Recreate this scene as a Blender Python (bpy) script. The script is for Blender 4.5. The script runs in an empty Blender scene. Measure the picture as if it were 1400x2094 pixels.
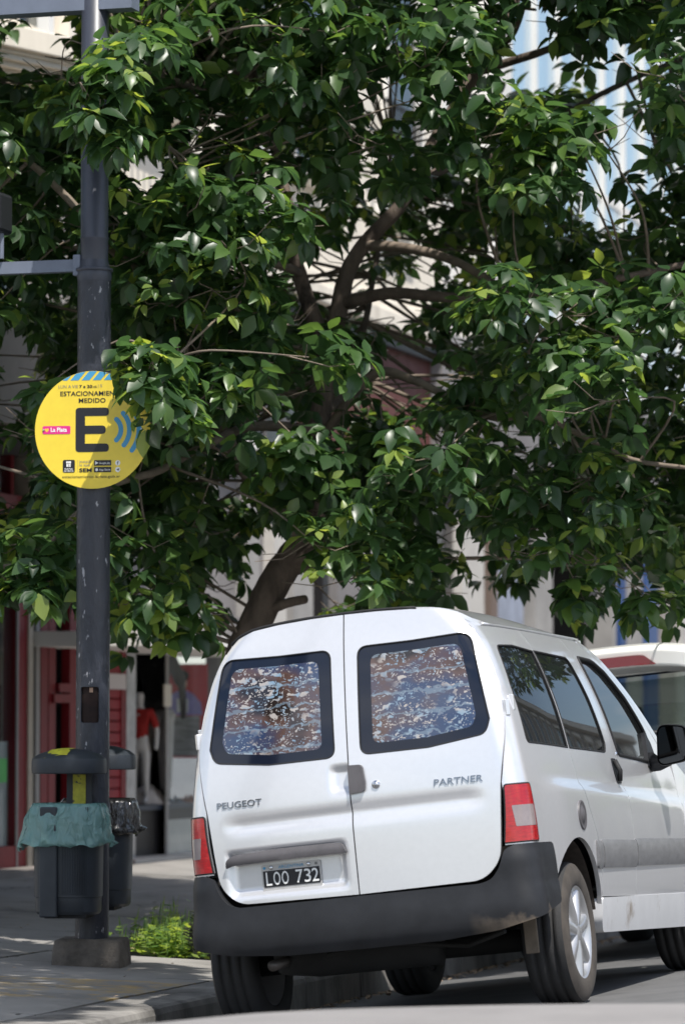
import bpy, bmesh, math, random
from mathutils import Vector, Matrix, noise
from mathutils.geometry import delaunay_2d_cdt
import numpy as np
rnd = random.Random(7)
SC = bpy.context.scene
COL = SC.collection

# ------------------------------------------------------------------ camera, sky, sun, exposure
F_PX, CX, CY, HOR, EYE = 7850.0, 700.0, 1047.0, 1500.0, 1.28     # photograph 1400 x 2094
PITCH = math.atan((HOR - CY) / F_PX)
cd = bpy.data.cameras.new('camera'); cam = bpy.data.objects.new('camera', cd); COL.objects.link(cam)
cam.location = (0, 0, EYE); cam.rotation_euler = (math.pi/2 + PITCH, 0, 0)
cd.sensor_fit = 'VERTICAL'; cd.sensor_height = 36.0; cd.lens = 36.0 * F_PX / 2094.0
cd.clip_start = 0.1; cd.clip_end = 2000
cd.dof.use_dof = True; cd.dof.focus_distance = 18.0; cd.dof.aperture_fstop = 3.2
SC.camera = cam
SC.render.resolution_x, SC.render.resolution_y = 684, 1024

SUN_EL, SUN_AZ = math.radians(62), math.radians(155)      # azimuth measured clockwise from +Y
sd = bpy.data.lights.new('sun', 'SUN'); sun = bpy.data.objects.new('sun', sd); COL.objects.link(sun)
sd.energy = 4.6; sd.angle = math.radians(0.55); sd.color = (1.0, 0.955, 0.89)
SUNV = Vector((math.cos(SUN_EL)*math.sin(SUN_AZ), math.cos(SUN_EL)*math.cos(SUN_AZ), math.sin(SUN_EL)))
sun.rotation_euler = SUNV.to_track_quat('Z', 'Y').to_euler(); sun.location = (5, -5, 20)
W = bpy.data.worlds.new('World'); SC.world = W; W.use_nodes = True
wn, wl = W.node_tree.nodes, W.node_tree.links
bg = wn['Background']; bg.inputs['Strength'].default_value = 0.13
sky = wn.new('ShaderNodeTexSky'); sky.sky_type = 'NISHITA'; sky.sun_disc = False
sky.sun_elevation = SUN_EL; sky.sun_rotation = SUN_AZ
tc = wn.new('ShaderNodeTexCoord'); cl = wn.new('ShaderNodeTexNoise'); cl.inputs['Scale'].default_value = 2.6
cl.inputs['Detail'].default_value = 7; cl.inputs['Roughness'].default_value = .55
mp = wn.new('ShaderNodeMapping'); mp.inputs['Scale'].default_value = (1, 1, 2.4)
wl.new(tc.outputs['Generated'], mp.inputs[0]); wl.new(mp.outputs[0], cl.inputs['Vector'])
cr = wn.new('ShaderNodeValToRGB'); cr.color_ramp.elements[0].position = .46; cr.color_ramp.elements[1].position = .64
cmx = wn.new('ShaderNodeMix'); cmx.data_type = 'RGBA'; cmx.inputs[7].default_value = (7.5, 7.6, 7.8, 1)
wl.new(cl.outputs['Fac'], cr.inputs[0]); wl.new(cr.outputs[0], cmx.inputs[0]); wl.new(sky.outputs[0], cmx.inputs[6]); wl.new(cmx.outputs[2], bg.inputs['Color'])
SC.view_settings.view_transform = 'Standard'; SC.view_settings.look = 'None'
SC.view_settings.exposure = 0.42; SC.view_settings.gamma = 1

# ------------------------------------------------------------------ frames: street axes and pixel rays
V0 = Vector((0.30, 17.16, 0.012)); YAW = math.radians(16.46); ROLL = math.radians(6.23)
Hd = Vector((math.sin(YAW), math.cos(YAW), 0)); Rt = Vector((math.cos(YAW), -math.sin(YAW), 0))   # along the street, towards the road
def sn(s, n, z=0.0): return V0 + Hd*s + Rt*n + Vector((0, 0, z))
def to_sn(p): d = Vector((p[0], p[1], 0)) - Vector((V0.x, V0.y, 0)); return d.dot(Hd), d.dot(Rt)
cp_, sp_ = math.cos(PITCH), math.sin(PITCH)
def ray(u, v):
    a = (u-CX)/F_PX; b = (CY-v)/F_PX
    return Vector((a, cp_-b*sp_, sp_+b*cp_))
def at_Y(u, v, Y): d = ray(u, v); return Vector((0, 0, EYE)) + d*(Y/d.y)
def project(p):
    X, Y, Z = p[0], p[1], p[2]-EYE
    d = Y*cp_+Z*sp_
    return CX+F_PX*X/d, CY-F_PX*(-Y*sp_+Z*cp_)/d
FN = -5.8                                                  # the shop fronts stand 4.7 m behind the kerb
def fpt(u, v, depth=0.0):                                  # pixel -> (s, z) on a plane parallel to the shop fronts
    d = ray(u, v); o = Vector((0, 0, EYE)) - V0
    t = (FN - depth - o.dot(Rt)) / d.dot(Rt); p = o + d*t
    return p.dot(Hd), p.z + V0.z
def fs(u, depth=0.0): return fpt(u, 1500, depth)[0]
def smooth(a, b, x):
    t = min(1, max(0, (x-a)/(b-a))); return t*t*(3-2*t)
def lerpc(tab, x):
    if x <= tab[0][0]: return tab[0][1]
    for (a, p), (b, q) in zip(tab, tab[1:]):
        if x <= b:
            t = (x-a)/(b-a); return p+(q-p)*t
    return tab[-1][1]
def curve(tab):                                            # smooth (Catmull-Rom) table lookup
    def f(x):
        if x <= tab[0][0]: return tab[0][1]
        if x >= tab[-1][0]: return tab[-1][1]
        for i in range(len(tab)-1):
            if x <= tab[i+1][0]: break
        x0, y0 = tab[i]; x1, y1 = tab[i+1]; h = x1-x0; t = (x-x0)/h
        m0 = (y1-tab[i-1][1])/(x1-tab[i-1][0])*h if i > 0 else y1-y0
        m1 = (tab[i+2][1]-y0)/(tab[i+2][0]-x0)*h if i+2 < len(tab) else y1-y0
        return (2*t**3-3*t*t+1)*y0+(t**3-2*t*t+t)*m0+(-2*t**3+3*t*t)*y1+(t**3-t*t)*m1
    return f

# ------------------------------------------------------------------ materials
MATS = {}
def mat(name, col, rough=.6, metal=0.0, var=0.0, vscale=6.0, bump=0.0, bscale=60.0, coat=0.0, spec=.5, col2=None, thr=None, stretch=None, c2scale=3.0, trans=0.0, emit=0.0, detail=6.0):
    """Principled material; var = brightness mottling, col2/thr = wear or dirt patches, bump = fine relief"""
    if name in MATS: return MATS[name]
    m = bpy.data.materials.new(name); MATS[name] = m; m.use_nodes = True
    n, l = m.node_tree.nodes, m.node_tree.links; b = n['Principled BSDF']
    b.inputs['Base Color'].default_value = (*col, 1); b.inputs['Roughness'].default_value = rough
    b.inputs['Metallic'].default_value = metal; b.inputs['Specular IOR Level'].default_value = spec
    b.inputs['Coat Weight'].default_value = coat; b.inputs['Coat Roughness'].default_value = .04
    if trans: b.inputs['Transmission Weight'].default_value = trans
    tc = n.new('ShaderNodeTexCoord'); vec = tc.outputs['Object']
    if stretch:
        mp = n.new('ShaderNodeMapping'); mp.inputs['Scale'].default_value = stretch; l.new(vec, mp.inputs[0]); vec = mp.outputs[0]
    out = None
    def noi(sc, det=detail):
        t = n.new('ShaderNodeTexNoise'); t.inputs['Scale'].default_value = sc; t.inputs['Detail'].default_value = det
        t.inputs['Roughness'].default_value = .62; l.new(vec, t.inputs['Vector']); return t.outputs['Fac']
    if var:
        mr = n.new('ShaderNodeMapRange'); mr.inputs[1].default_value = .3; mr.inputs[2].default_value = .7
        mr.inputs[3].default_value = 1-var; mr.inputs[4].default_value = 1+var; l.new(noi(vscale), mr.inputs[0])
        mx = n.new('ShaderNodeMix'); mx.data_type = 'RGBA'; mx.blend_type = 'MULTIPLY'; mx.inputs[0].default_value = 1
        mx.inputs[6].default_value = (*col, 1); l.new(mr.outputs[0], mx.inputs[7]); out = mx.outputs[2]
    if col2:
        rp = n.new('ShaderNodeValToRGB'); rp.color_ramp.elements[0].position = thr[0]; rp.color_ramp.elements[1].position = thr[1]
        l.new(noi(c2scale), rp.inputs[0])
        mx = n.new('ShaderNodeMix'); mx.data_type = 'RGBA'; l.new(rp.outputs[0], mx.inputs[0])
        if out: l.new(out, mx.inputs[6])
        else: mx.inputs[6].default_value = (*col, 1)
        mx.inputs[7].default_value = (*col2, 1); out = mx.outputs[2]
    if out: l.new(out, b.inputs['Base Color'])
    if bump:
        bp = n.new('ShaderNodeBump'); bp.inputs['Strength'].default_value = bump; bp.inputs['Distance'].default_value = .01
        l.new(noi(bscale, 8), bp.inputs['Height']); l.new(bp.outputs[0], b.inputs['Normal'])
    if emit:
        b.inputs['Emission Color'].default_value = (*col, 1); b.inputs['Emission Strength'].default_value = emit
    return m
def glass(name, tint, transp, rough=.02, ior=1.6):
    """thin pane: fresnel mirror over a tinted see-through body"""
    m = bpy.data.materials.new(name); MATS[name] = m; m.use_nodes = True
    n, l = m.node_tree.nodes, m.node_tree.links; o = n['Material Output']; n.remove(n['Principled BSDF'])
    tr = n.new('ShaderNodeBsdfTransparent'); tr.inputs[0].default_value = (*[c*transp for c in tint], 1)
    df = n.new('ShaderNodeBsdfDiffuse'); df.inputs[0].default_value = (*[c*.02 for c in tint], 1)
    gl = n.new('ShaderNodeBsdfGlossy'); gl.inputs['Roughness'].default_value = rough
    fr = n.new('ShaderNodeFresnel'); ge = n.new('ShaderNodeNewGeometry'); ma = n.new('ShaderNodeMath'); ma.operation = 'MULTIPLY_ADD'; ma.inputs[1].default_value = 1/ior-ior; ma.inputs[2].default_value = ior
    l.new(ge.outputs['Backfacing'], ma.inputs[0]); l.new(ma.outputs[0], fr.inputs[0])     # thin pane: the same mirror from both sides
    ad = n.new('ShaderNodeAddShader'); mx = n.new('ShaderNodeMixShader')
    l.new(tr.outputs[0], ad.inputs[0]); l.new(df.outputs[0], ad.inputs[1])
    l.new(fr.outputs[0], mx.inputs[0]); l.new(ad.outputs[0], mx.inputs[1]); l.new(gl.outputs[0], mx.inputs[2]); l.new(mx.outputs[0], o.inputs[0])
    return m

PAINT = mat('silver_white_paint', (.72, .725, .745), .30, .55, var=.02, vscale=40, coat=.8)
BLACKP = mat('bumper_plastic', (.016, .017, .020), .48, spec=.3, var=.25, vscale=9, bump=.05, bscale=300, col2=(.20, .155, .115), thr=(.70, .86), c2scale=5)
TRIM = mat('grey_trim', (.085, .08, .085), .5, var=.15, vscale=14)
MOULD = mat('side_moulding', (.16, .16, .165), .42, var=.2, vscale=10, stretch=(1, 1, 3))
SEAL = mat('rubber_seal', (.008, .008, .009), .7)
DARK = mat('underbody', (.012, .012, .012), .85, var=.4)
RUBBER = mat('tyre_rubber', (.022, .022, .023), .78, var=.3, vscale=8, bump=.25, bscale=140)
DUSTY = mat('dusty_sidewall', (.055, .047, .040), .9, var=.35, vscale=10)
ALLOY = mat('alloy', (.55, .55, .56), .35, .8, var=.08)
CHROME = mat('chrome', (.62, .63, .66), .12, 1.0)
LENSR = mat('red_lens', (.34, .004, .008), .14, coat=.7, var=.3, vscale=30, stretch=(1, 1, 5))
LENSC = mat('clear_lens', (.24, .20, .20), .15, coat=.7, var=.10, vscale=20)
GLASS_D = glass('side_glass', (.55, .6, .62), .32)
FRIT = mat('ceramic_border', (.008, .012, .024), .06, spec=.45)
CONC = mat('concrete', (.20, .19, .175), .9, var=.35, vscale=7, bump=.5, bscale=45, col2=(.05, .045, .04), thr=(.55, .75), c2scale=6)
WHITEP = mat('white_paint', (.80, .80, .79), .5)
POLE = mat('pole_paint', (.026, .029, .040), .36, var=.3, vscale=12, bump=.8, bscale=38, col2=(.34, .34, .36), thr=(.65, .67), c2scale=30, stretch=(1, 1, .35))
POLE2 = mat('pole_paint_smooth', (.042, .047, .064), .40, var=.2, vscale=9, bump=.06, bscale=60, col2=(.17, .07, .03), thr=(.60, .66), c2scale=9, stretch=(1, 1, .3))
BEAM = mat('beam_paint', (.15, .175, .23), .5, var=.12, vscale=6, col2=(.2, .08, .04), thr=(.72, .78), c2scale=12)
BINM = mat('bin_plastic', (.024, .030, .038), .5, var=.15, vscale=9, bump=.03)
YEL = mat('sign_yellow', (.80, .60, .045), .38, var=.04, vscale=20, coat=.2)
BLK = mat('print_black', (.012, .012, .016), .45)
BLUE = mat('print_blue', (.06, .31, .54), .45)
PINK = mat('print_pink', (.70, .025, .23), .45)
PRW = mat('print_white', (.82, .82, .80), .45)
GREY = mat('print_grey', (.2, .2, .19), .45)
HEART = mat('print_heart', (.9, .55, .05), .45)

# ------------------------------------------------------------------ mesh helpers
def link(name, me, m=None, parent=None, smooth_=True):
    o = bpy.data.objects.new(name, me); COL.objects.link(o)
    if m and not me.materials:
        for k in (m if isinstance(m, (list, tuple)) else [m]): me.materials.append(k)
    if parent: o.parent = parent
    if smooth_: me.polygons.foreach_set('use_smooth', [True]*len(me.polygons))
    return o
def tag(o, label=None, cat=None, group=None, kind=None):
    if label: o['label'] = label
    if cat: o['category'] = cat
    if group: o['group'] = group
    if kind: o['kind'] = kind
    return o
def empty(name, loc=(0, 0, 0), rz=0.0, label=None, cat=None, group=None):
    o = bpy.data.objects.new(name, None); COL.objects.link(o); o.location = loc; o.rotation_euler = (0, 0, rz); o.empty_display_size = .1
    return tag(o, label, cat, group)
class MB:
    def __init__(s): s.v = []; s.f = []; s.mi = []
    def add(s, vs, fs, mi=0):
        b = len(s.v); s.v += [tuple(p) for p in vs]; s.f += [tuple(b+i for i in f) for f in fs]; s.mi += [mi]*len(fs); return s
    def box(s, x0, x1, y0, y1, z0, z1, mi=0, bev=0.0, M=None):
        if bev > 0:
            bm = bmesh.new(); bmesh.ops.create_cube(bm, size=1)
            for v in bm.verts: v.co = Vector(((x0+x1)/2+v.co.x*(x1-x0), (y0+y1)/2+v.co.y*(y1-y0), (z0+z1)/2+v.co.z*(z1-z0)))
            bmesh.ops.bevel(bm, geom=list(bm.edges), offset=bev, segments=2, affect='EDGES', profile=.5)
            bm.verts.index_update(); vs = [v.co.copy() for v in bm.verts]; fs = [[v.index for v in f.verts] for f in bm.faces]; bm.free()
        else:
            vs = [Vector((x, y, z)) for x in (x0, x1) for y in (y0, y1) for z in (z0, z1)]
            fs = [(0, 1, 3, 2), (4, 6, 7, 5), (0, 4, 5, 1), (2, 3, 7, 6), (0, 2, 6, 4), (1, 5, 7, 3)]
        if M: vs = [M @ v for v in vs]
        return s.add(vs, fs, mi)
    def tube(s, pts, rads, seg=8, mi=0, cap=True):
        pts = [Vector(p) for p in pts]
        if not isinstance(rads, (list, tuple)): rads = [rads]*len(pts)
        vs = []; ref = Vector((.31, .22, .92))
        for i, p in enumerate(pts):
            t = (pts[min(i+1, len(pts)-1)]-pts[max(i-1, 0)]).normalized()
            a = ref - t*ref.dot(t)
            if a.length < .05: a = Vector((1, 0, 0)) - t*t.x
            a.normalize(); ref = a; b = t.cross(a)
            vs += [p+(a*math.cos(k*2*math.pi/seg)+b*math.sin(k*2*math.pi/seg))*rads[i] for k in range(seg)]
        fs = [(i*seg+k, i*seg+(k+1) % seg, (i+1)*seg+(k+1) % seg, (i+1)*seg+k) for i in range(len(pts)-1) for k in range(seg)]
        if cap: fs += [tuple(range(seg))[::-1], tuple((len(pts)-1)*seg+k for k in range(seg))]
        return s.add(vs, fs, mi)
    def lathe(s, prof, seg=32, M=None, mi=0, ang=2*math.pi):
        """profile of (r, z) turned about z"""
        vs = []; closed = abs(ang-2*math.pi) < 1e-6; m = seg if closed else seg+1
        for r, z in prof:
            for k in range(m):
                a = ang*k/seg; v = Vector((r*math.cos(a), r*math.sin(a), z)); vs.append(M @ v if M else v)
        fs = [(i*m+k, i*m+(k+1) % m, (i+1)*m+(k+1) % m, (i+1)*m+k) for i in range(len(prof)-1) for k in range(m if closed else seg)]
        return s.add(vs, fs, mi)
    def poly(s, pts, d, mi=0):
        """extrude a planar outline (3D points) by vector d"""
        n = len(pts); pts = [Vector(p) for p in pts]; d = Vector(d)
        return s.add(pts+[p+d for p in pts], [tuple(range(n))[::-1], tuple(range(n, 2*n))]+[(i, (i+1) % n, n+(i+1) % n, n+i) for i in range(n)], mi)
    def mesh(s, name):
        me = bpy.data.meshes.new(name); me.from_pydata([tuple(v) for v in s.v], [], s.f)
        if any(s.mi): me.polygons.foreach_set('material_index', s.mi)
        me.validate(); me.update(); return me
    def build(s, name, m, parent=None, smooth_=False, auto=None):
        o = link(name, s.mesh(name), m, parent, smooth_)
        if auto:
            bm = bmesh.new(); bm.from_mesh(o.data); bmesh.ops.recalc_face_normals(bm, faces=bm.faces)
            for e in bm.edges:
                if len(e.link_faces) == 2 and e.calc_face_angle() > math.radians(auto): e.smooth = False
            for f in bm.faces: f.smooth = True
            bm.to_mesh(o.data); bm.free()
        else:
            bm = bmesh.new(); bm.from_mesh(o.data); bmesh.ops.recalc_face_normals(bm, faces=bm.faces); bm.to_mesh(o.data); bm.free()
        return o
def bx(name, parent, m, x0, x1, y0, y1, z0, z1, bev=0.0): return MB().box(x0, x1, y0, y1, z0, z1, bev=bev).build(name, m, parent)

def rpoly(pts, rad, seg=6):
    """outline with rounded corners; rad number or list"""
    n = len(pts); out = []
    for i, p in enumerate(pts):
        r = rad[i] if isinstance(rad, (list, tuple)) else rad
        p = Vector(p[:2]); a = Vector(pts[i-1][:2])-p; b = Vector(pts[(i+1) % n][:2])-p
        if r <= 0: out.append(p); continue
        d = min(r, a.length*.48, b.length*.48); p0 = p+a.normalized()*d; p1 = p+b.normalized()*d
        for k in range(seg+1):
            t = k/seg; out.append(p0*(1-t)**2+p*2*t*(1-t)+p1*t*t)
    return out
def resample(pl, h):
    out = []
    for i, p in enumerate(pl):
        q = pl[(i+1) % len(pl)]; n = max(1, int(math.ceil((q-p).length/h)))
        out += [p+(q-p)*(k/n) for k in range(n)]
    o2 = []
    for p in out:
        if not o2 or (p-o2[-1]).length > 1e-4: o2.append(p)
    return o2
def inside(x, y, pl):
    c = False; j = len(pl)-1
    for i in range(len(pl)):
        a, b = pl[i], pl[j]
        if (a[1] > y) != (b[1] > y) and x < (b[0]-a[0])*(y-a[1])/(b[1]-a[1])+a[0]: c = not c
        j = i
    return c
def panel(name, outline, fn, m, parent=None, holes=(), h=.03, depth=.02, back=None, hole_depth=None, side=1):
    """sheet metal: outline (2D) triangulated and mapped by fn(a, b) -> 3D, with flanges turned in along `back`"""
    loops = [resample([Vector(p[:2]) for p in outline], h)] + [resample([Vector(p[:2]) for p in q], h) for q in holes]
    pts = []; edges = []
    for lp in loops:
        b = len(pts); pts += lp; edges += [(b+i, b+(i+1) % len(lp)) for i in range(len(lp))]
    A = np.array([(p.x, p.y) for p in pts]); x0, y0 = A.min(0); x1, y1 = A.max(0)
    L0 = [tuple(p) for p in loops[0]]; LH = [[tuple(p) for p in q] for q in loops[1:]]
    rows = int((y1-y0)/h)+1
    for j in range(rows):
        for i in range(int((x1-x0)/h)+2):
            x = x0+(i+.5*(j % 2))*h; y = y0+(j+.5)*h*.95
            if inside(x, y, L0) and not any(inside(x, y, q) for q in LH) and np.min((A[:, 0]-x)**2+(A[:, 1]-y)**2) > (.55*h)**2: pts.append(Vector((x, y)))
    vo, eo, fo, *_ = delaunay_2d_cdt([Vector(p) for p in pts], edges, [], 0, 1e-5)
    tris = []
    for f in fo:
        cx = sum(vo[i].x for i in f)/3; cy = sum(vo[i].y for i in f)/3
        if inside(cx, cy, L0) and not any(inside(cx, cy, q) for q in LH): tris.append(tuple(f))
    mb = MB(); mb.add([fn(v.x, v.y) for v in vo], tris)
    if depth:
        for k, lp in enumerate(loops):
            dd = depth if k == 0 or hole_depth is None else hole_depth
            P = [Vector(fn(p.x, p.y)) for p in lp]
            if back is not None: Q = [p+Vector(back)*dd for p in P]
            else:
                Q = []
                for p in lp:
                    e = .004; c = Vector(fn(p.x, p.y)); du = Vector(fn(p.x+e, p.y))-c; dv = Vector(fn(p.x, p.y+e))-c
                    nn = du.cross(dv); nn.normalize(); Q.append(c-nn*dd*side)
            n = len(P); mb.add(P+Q, [(i, (i+1) % n, n+(i+1) % n, n+i) for i in range(n)])
    me = mb.mesh(name)
    return link(name, me, m, parent, True)
FONTC = {}
def text_mesh(txt, bold=0.0):
    if (txt, bold) in FONTC: return FONTC[(txt, bold)]
    c = bpy.data.curves.new('t', 'FONT'); c.body = txt; c.size = 1.0; c.resolution_u = 3; c.offset = bold
    o = bpy.data.objects.new('t', c); COL.objects.link(o)
    bpy.context.view_layer.update()
    me = bpy.data.meshes.new_from_object(o.evaluated_get(bpy.context.evaluated_depsgraph_get()))
    vs = [v.co.copy() for v in me.vertices]; fs = [tuple(p.vertices) for p in me.polygons]
    bpy.data.objects.remove(o); bpy.data.curves.remove(c); bpy.data.meshes.remove(me)
    x0 = min(v.x for v in vs); x1 = max(v.x for v in vs); y0 = min(v.y for v in vs); y1 = max(v.y for v in vs)
    FONTC[(txt, bold)] = ([((v.x-x0)/(x1-x0), (v.y-y0)/(y1-y0)) for v in vs], fs); return FONTC[(txt, bold)]
def lettering(name, txt, x0, x1, y0, y1, fn, m, parent, bold=0.0, th=0.0, shear=0.0):
    """letters filling the box x0..x1, y0..y1 of a surface fn(x, y, lift); th > 0 raises them as solid letters"""
    vs, fs = text_mesh(txt, bold); mb = MB()
    P = [(x0+(x1-x0)*a+shear*(b)*(y1-y0), y0+(y1-y0)*b) for a, b in vs]
    mb.add([fn(x, y, th) for x, y in P], fs)
    if th:
        cnt = {}
        for f in fs:
            for i in range(len(f)):
                e = (f[i], f[(i+1) % len(f)]); cnt[tuple(sorted(e))] = cnt.get(tuple(sorted(e)), []) + [e]
        E = [v[0] for v in cnt.values() if len(v) == 1]; n = len(P)
        mb.add([fn(x, y, th) for x, y in P]+[fn(x, y, -.001) for x, y in P], [(a, b, n+b, n+a) for a, b in E])
    return mb.build(name, m, parent)
def mirrored(o, parent, name=None, dx=0.0):
    me = o.data.copy()
    for v in me.vertices: v.co.x = 2*dx - v.co.x
    me.flip_normals(); c = bpy.data.objects.new(name or o.name.split('.')[0], me); COL.objects.link(c); c.parent = parent; return c

# ------------------------------------------------------------------ ground: crowned road, kerb, pavement
KERB_N = -1.10
CREST = curve([(-6, -.05), (-2, .0), (-.5, .16), (.1, .295), (.53, .350), (.855, .386), (1.41, .414), (2.16, .431), (3.5, .445), (6, .45)])
def road_z(s, n):
    if n < 1.6: c = .109*max(n, -1.6)
    else: c = .174+.13*(1-math.exp(-(n-1.6)/1.2))-.012*max(0, n-5)
    k = CREST(n)
    w = smooth(-1.7, -5.2, s) if s > -5.2 else 1.0
    w = 1-smooth(-5.2, -1.7, s)
    return c*(1-w)+k*w
def walk_z(n): return .045+.042*(KERB_N-n)
def grid(name, ss, ns, zf, m):
    mb = MB(); S, N = len(ss), len(ns)
    mb.add([sn(s, n, zf(s, n)) for s in ss for n in ns], [(i*N+j, i*N+j+1, (i+1)*N+j+1, (i+1)*N+j) for i in range(S-1) for j in range(N-1)])
    me = mb.mesh(name); return tag(link(name, me, m), kind='structure')
ASPH = mat('asphalt', (.105, .105, .106), .9, var=.22, vscale=2.2, bump=.55, bscale=130, col2=(.055, .055, .056), thr=(.56, .72), c2scale=1.3)
ss = [-400, -100, -40, -20, -12]+[-9+.25*k for k in range(70)]+[10, 14, 20, 30, 50, 90, 200, 800]
ns = [-400, -60, -20, -6]+[-2+.2*k for k in range(45)]+[8, 10, 13, 20, 60, 400]
grid('road', ss, ns, road_z, ASPH)
grid('concrete_crossing', [-60, -25]+[-12+.25*k for k in range(31)], [-2+.2*k for k in range(45)]+[9, 14, 30], lambda s, n: road_z(s, n)+.005, mat('crossing_concrete', (.215, .205, .20), .9, var=.12, vscale=3, bump=.4, bscale=90, col2=(.22, .21, .20), thr=(.6, .8), c2scale=2))

def sidewalk_mat():
    m = mat('sidewalk_concrete', (.235, .225, .21), .88, var=.22, vscale=1.6, bump=.35, bscale=70, col2=(.12, .115, .108), thr=(.52, .78), c2scale=2.3, detail=9)
    n, l = m.node_tree.nodes, m.node_tree.links; b = n['Principled BSDF']; src = b.inputs['Base Color'].links[0].from_socket
    g = n.new('ShaderNodeTexCoord')
    def mix(fac, a, colr):
        x = n.new('ShaderNodeMix'); x.data_type = 'RGBA'; l.new(fac, x.inputs[0]); l.new(a, x.inputs[6]); x.inputs[7].default_value = (*colr, 1); return x.outputs[2]
    def math_(op, a, bb):
        x = n.new('ShaderNodeMath'); x.operation = op
        for i, q in enumerate((a, bb)):
            if isinstance(q, (int, float)): x.inputs[i].default_value = q
            else: l.new(q, x.inputs[i])
        return x.outputs[0]
    # cracks: distorted voronoi edges
    nz = n.new('ShaderNodeTexNoise'); nz.inputs['Scale'].default_value = 3; l.new(g.outputs['Object'], nz.inputs['Vector'])
    ad = n.new('ShaderNodeMix'); ad.data_type = 'VECTOR'; ad.inputs[0].default_value = .22; l.new(g.outputs['Object'], ad.inputs[4]); l.new(nz.outputs['Color'], ad.inputs[5])
    vo = n.new('ShaderNodeTexVoronoi'); vo.feature = 'DISTANCE_TO_EDGE'; vo.inputs['Scale'].default_value = .9; l.new(ad.outputs[1], vo.inputs['Vector'])
    ck = math_('LESS_THAN', vo.outputs['Distance'], .005)
    n2 = n.new('ShaderNodeTexNoise'); n2.inputs['Scale'].default_value = 1.1; l.new(g.outputs['Object'], n2.inputs['Vector'])
    ck = math_('MULTIPLY', ck, math_('GREATER_THAN', n2.outputs['Fac'], .5))
    src = mix(ck, src, (.05, .048, .045))
    # worn yellow kerb paint
    sp = n.new('ShaderNodeSeparateXYZ'); l.new(g.outputs['Object'], sp.inputs[0])
    a = math_('LESS_THAN', math_('ABSOLUTE', math_('SUBTRACT', sp.outputs[0], PAINT_C[0]), 0), .75)
    c = math_('LESS_THAN', math_('ABSOLUTE', math_('SUBTRACT', sp.outputs[1], PAINT_C[1]), 0), .62)
    n3 = n.new('ShaderNodeTexNoise'); n3.inputs['Scale'].default_value = 5; n3.inputs['Detail'].default_value = 9; n3.inputs['Roughness'].default_value = .75; l.new(g.outputs['Object'], n3.inputs['Vector'])
    w = n.new('ShaderNodeMapRange'); w.inputs[1].default_value = .46; w.inputs[2].default_value = .62; w.inputs[4].default_value = .75; l.new(n3.outputs['Fac'], w.inputs[0])
    src = mix(math_('MULTIPLY', math_('MULTIPLY', a, c), w.outputs[0]), src, (.42, .27, .06))
    l.new(src, b.inputs['Base Color']); return m
PAINT_C = (-1.30, 18.15)
SWM = sidewalk_mat()
# pavement: cast in bays with open joints; a planting gap is left round the tree
def slab(s0, s1, n0, n1, parent, lift=0.0):
    mb = MB(); k = 6
    for i in range(k+1):
        for j in range(k+1):
            s = s0+(s1-s0)*i/k; n = n0+(n1-n0)*j/k
            p = sn(s, n, walk_z(n)+lift+.006*noise.noise(Vector((s*.9, n*.9, 1.3)))); mb.v.append(tuple(p))
    mb.f = [(i*(k+1)+j, i*(k+1)+j+1, (i+1)*(k+1)+j+1, (i+1)*(k+1)+j) for i in range(k) for j in range(k)]; mb.mi = [0]*len(mb.f)
    rim = [i*(k+1) for i in range(k+1)]+[k*(k+1)+j for j in range(1, k+1)]+[i*(k+1)+k for i in range(k-1, -1, -1)]+[j for j in range(k-1, 0, -1)]
    P = [Vector(mb.v[i]) for i in rim]; n_ = len(P)
    mb.add(P+[p-Vector((0, 0, .12)) for p in P], [(i, (i+1) % n_, n_+(i+1) % n_, n_+i) for i in range(n_)])
    return mb.build('slab', SWM, parent)
walk = tag(empty('sidewalk', sn(0, 0)), kind='structure'); walk.matrix_world = Matrix.Identity(4)
tag(walk, kind='structure')
PIT = (2.75, 5.9, -2.75, KERB_N-.32)      # s0, s1, n0, n1 of the planting gap
sb = [-4.2, -1.9, .35, 2.75, 5.9, 8.3, 10.8, 13.5, 17, 21, 26, 32, 40, 60]
nb = [-5.95, -4.35, -2.75, KERB_N-.32]
for a, b in zip(sb, sb[1:]):
    for c, d in zip(nb, nb[1:]):
        if (a, c) == (PIT[0], PIT[2]): continue
        slab(a+.006, b-.006, c+.006, d-.006, walk, rnd.uniform(-.004, .004))
me = MB().add([sn(-4.2, -6, -.02), sn(60, -6, -.02), sn(60, KERB_N-.3, -.02), sn(-4.2, KERB_N-.3, -.02)], [(0, 1, 2, 3)]).mesh('bedding')
SOIL = mat('soil', (.055, .042, .03), .95, var=.4, vscale=8, bump=.8, bscale=60)
link('bedding', me, SOIL, walk)
kerb = tag(empty('kerb', (0, 0, 0)), kind='structure')
KM = mat('kerb_stone', (.21, .20, .185), .9, var=.3, vscale=5, bump=.5, bscale=60, col2=(.045, .042, .04), thr=(.42, .72), c2scale=3, stretch=(1, 1, .4))
s = -4.2; i = 0
while s < 45:
    L = rnd.uniform(.95, 1.1) if s < 16 else 4
    j = lambda: rnd.uniform(-.006, .006)
    n1 = KERB_N+j(); zt = walk_z(KERB_N)+.004+j()*.5
    prof = [(KERB_N-.315, zt+.004), (n1-.035, zt), (n1-.012, zt-.010), (n1, zt-.035), (n1+.018, -.30), (KERB_N-.315, -.30)]
    mb = MB(); k = len(prof)
    mb.add([sn(q, n, z) for q in (s+.004, s+L-.004) for n, z in prof], [tuple(range(k)), tuple(range(k, 2*k))[::-1]]+[(a, k+a, k+(a+1) % k, (a+1) % k) for a in range(k)])
    mb.build('kerbstone', KM, kerb); s += L
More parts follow.
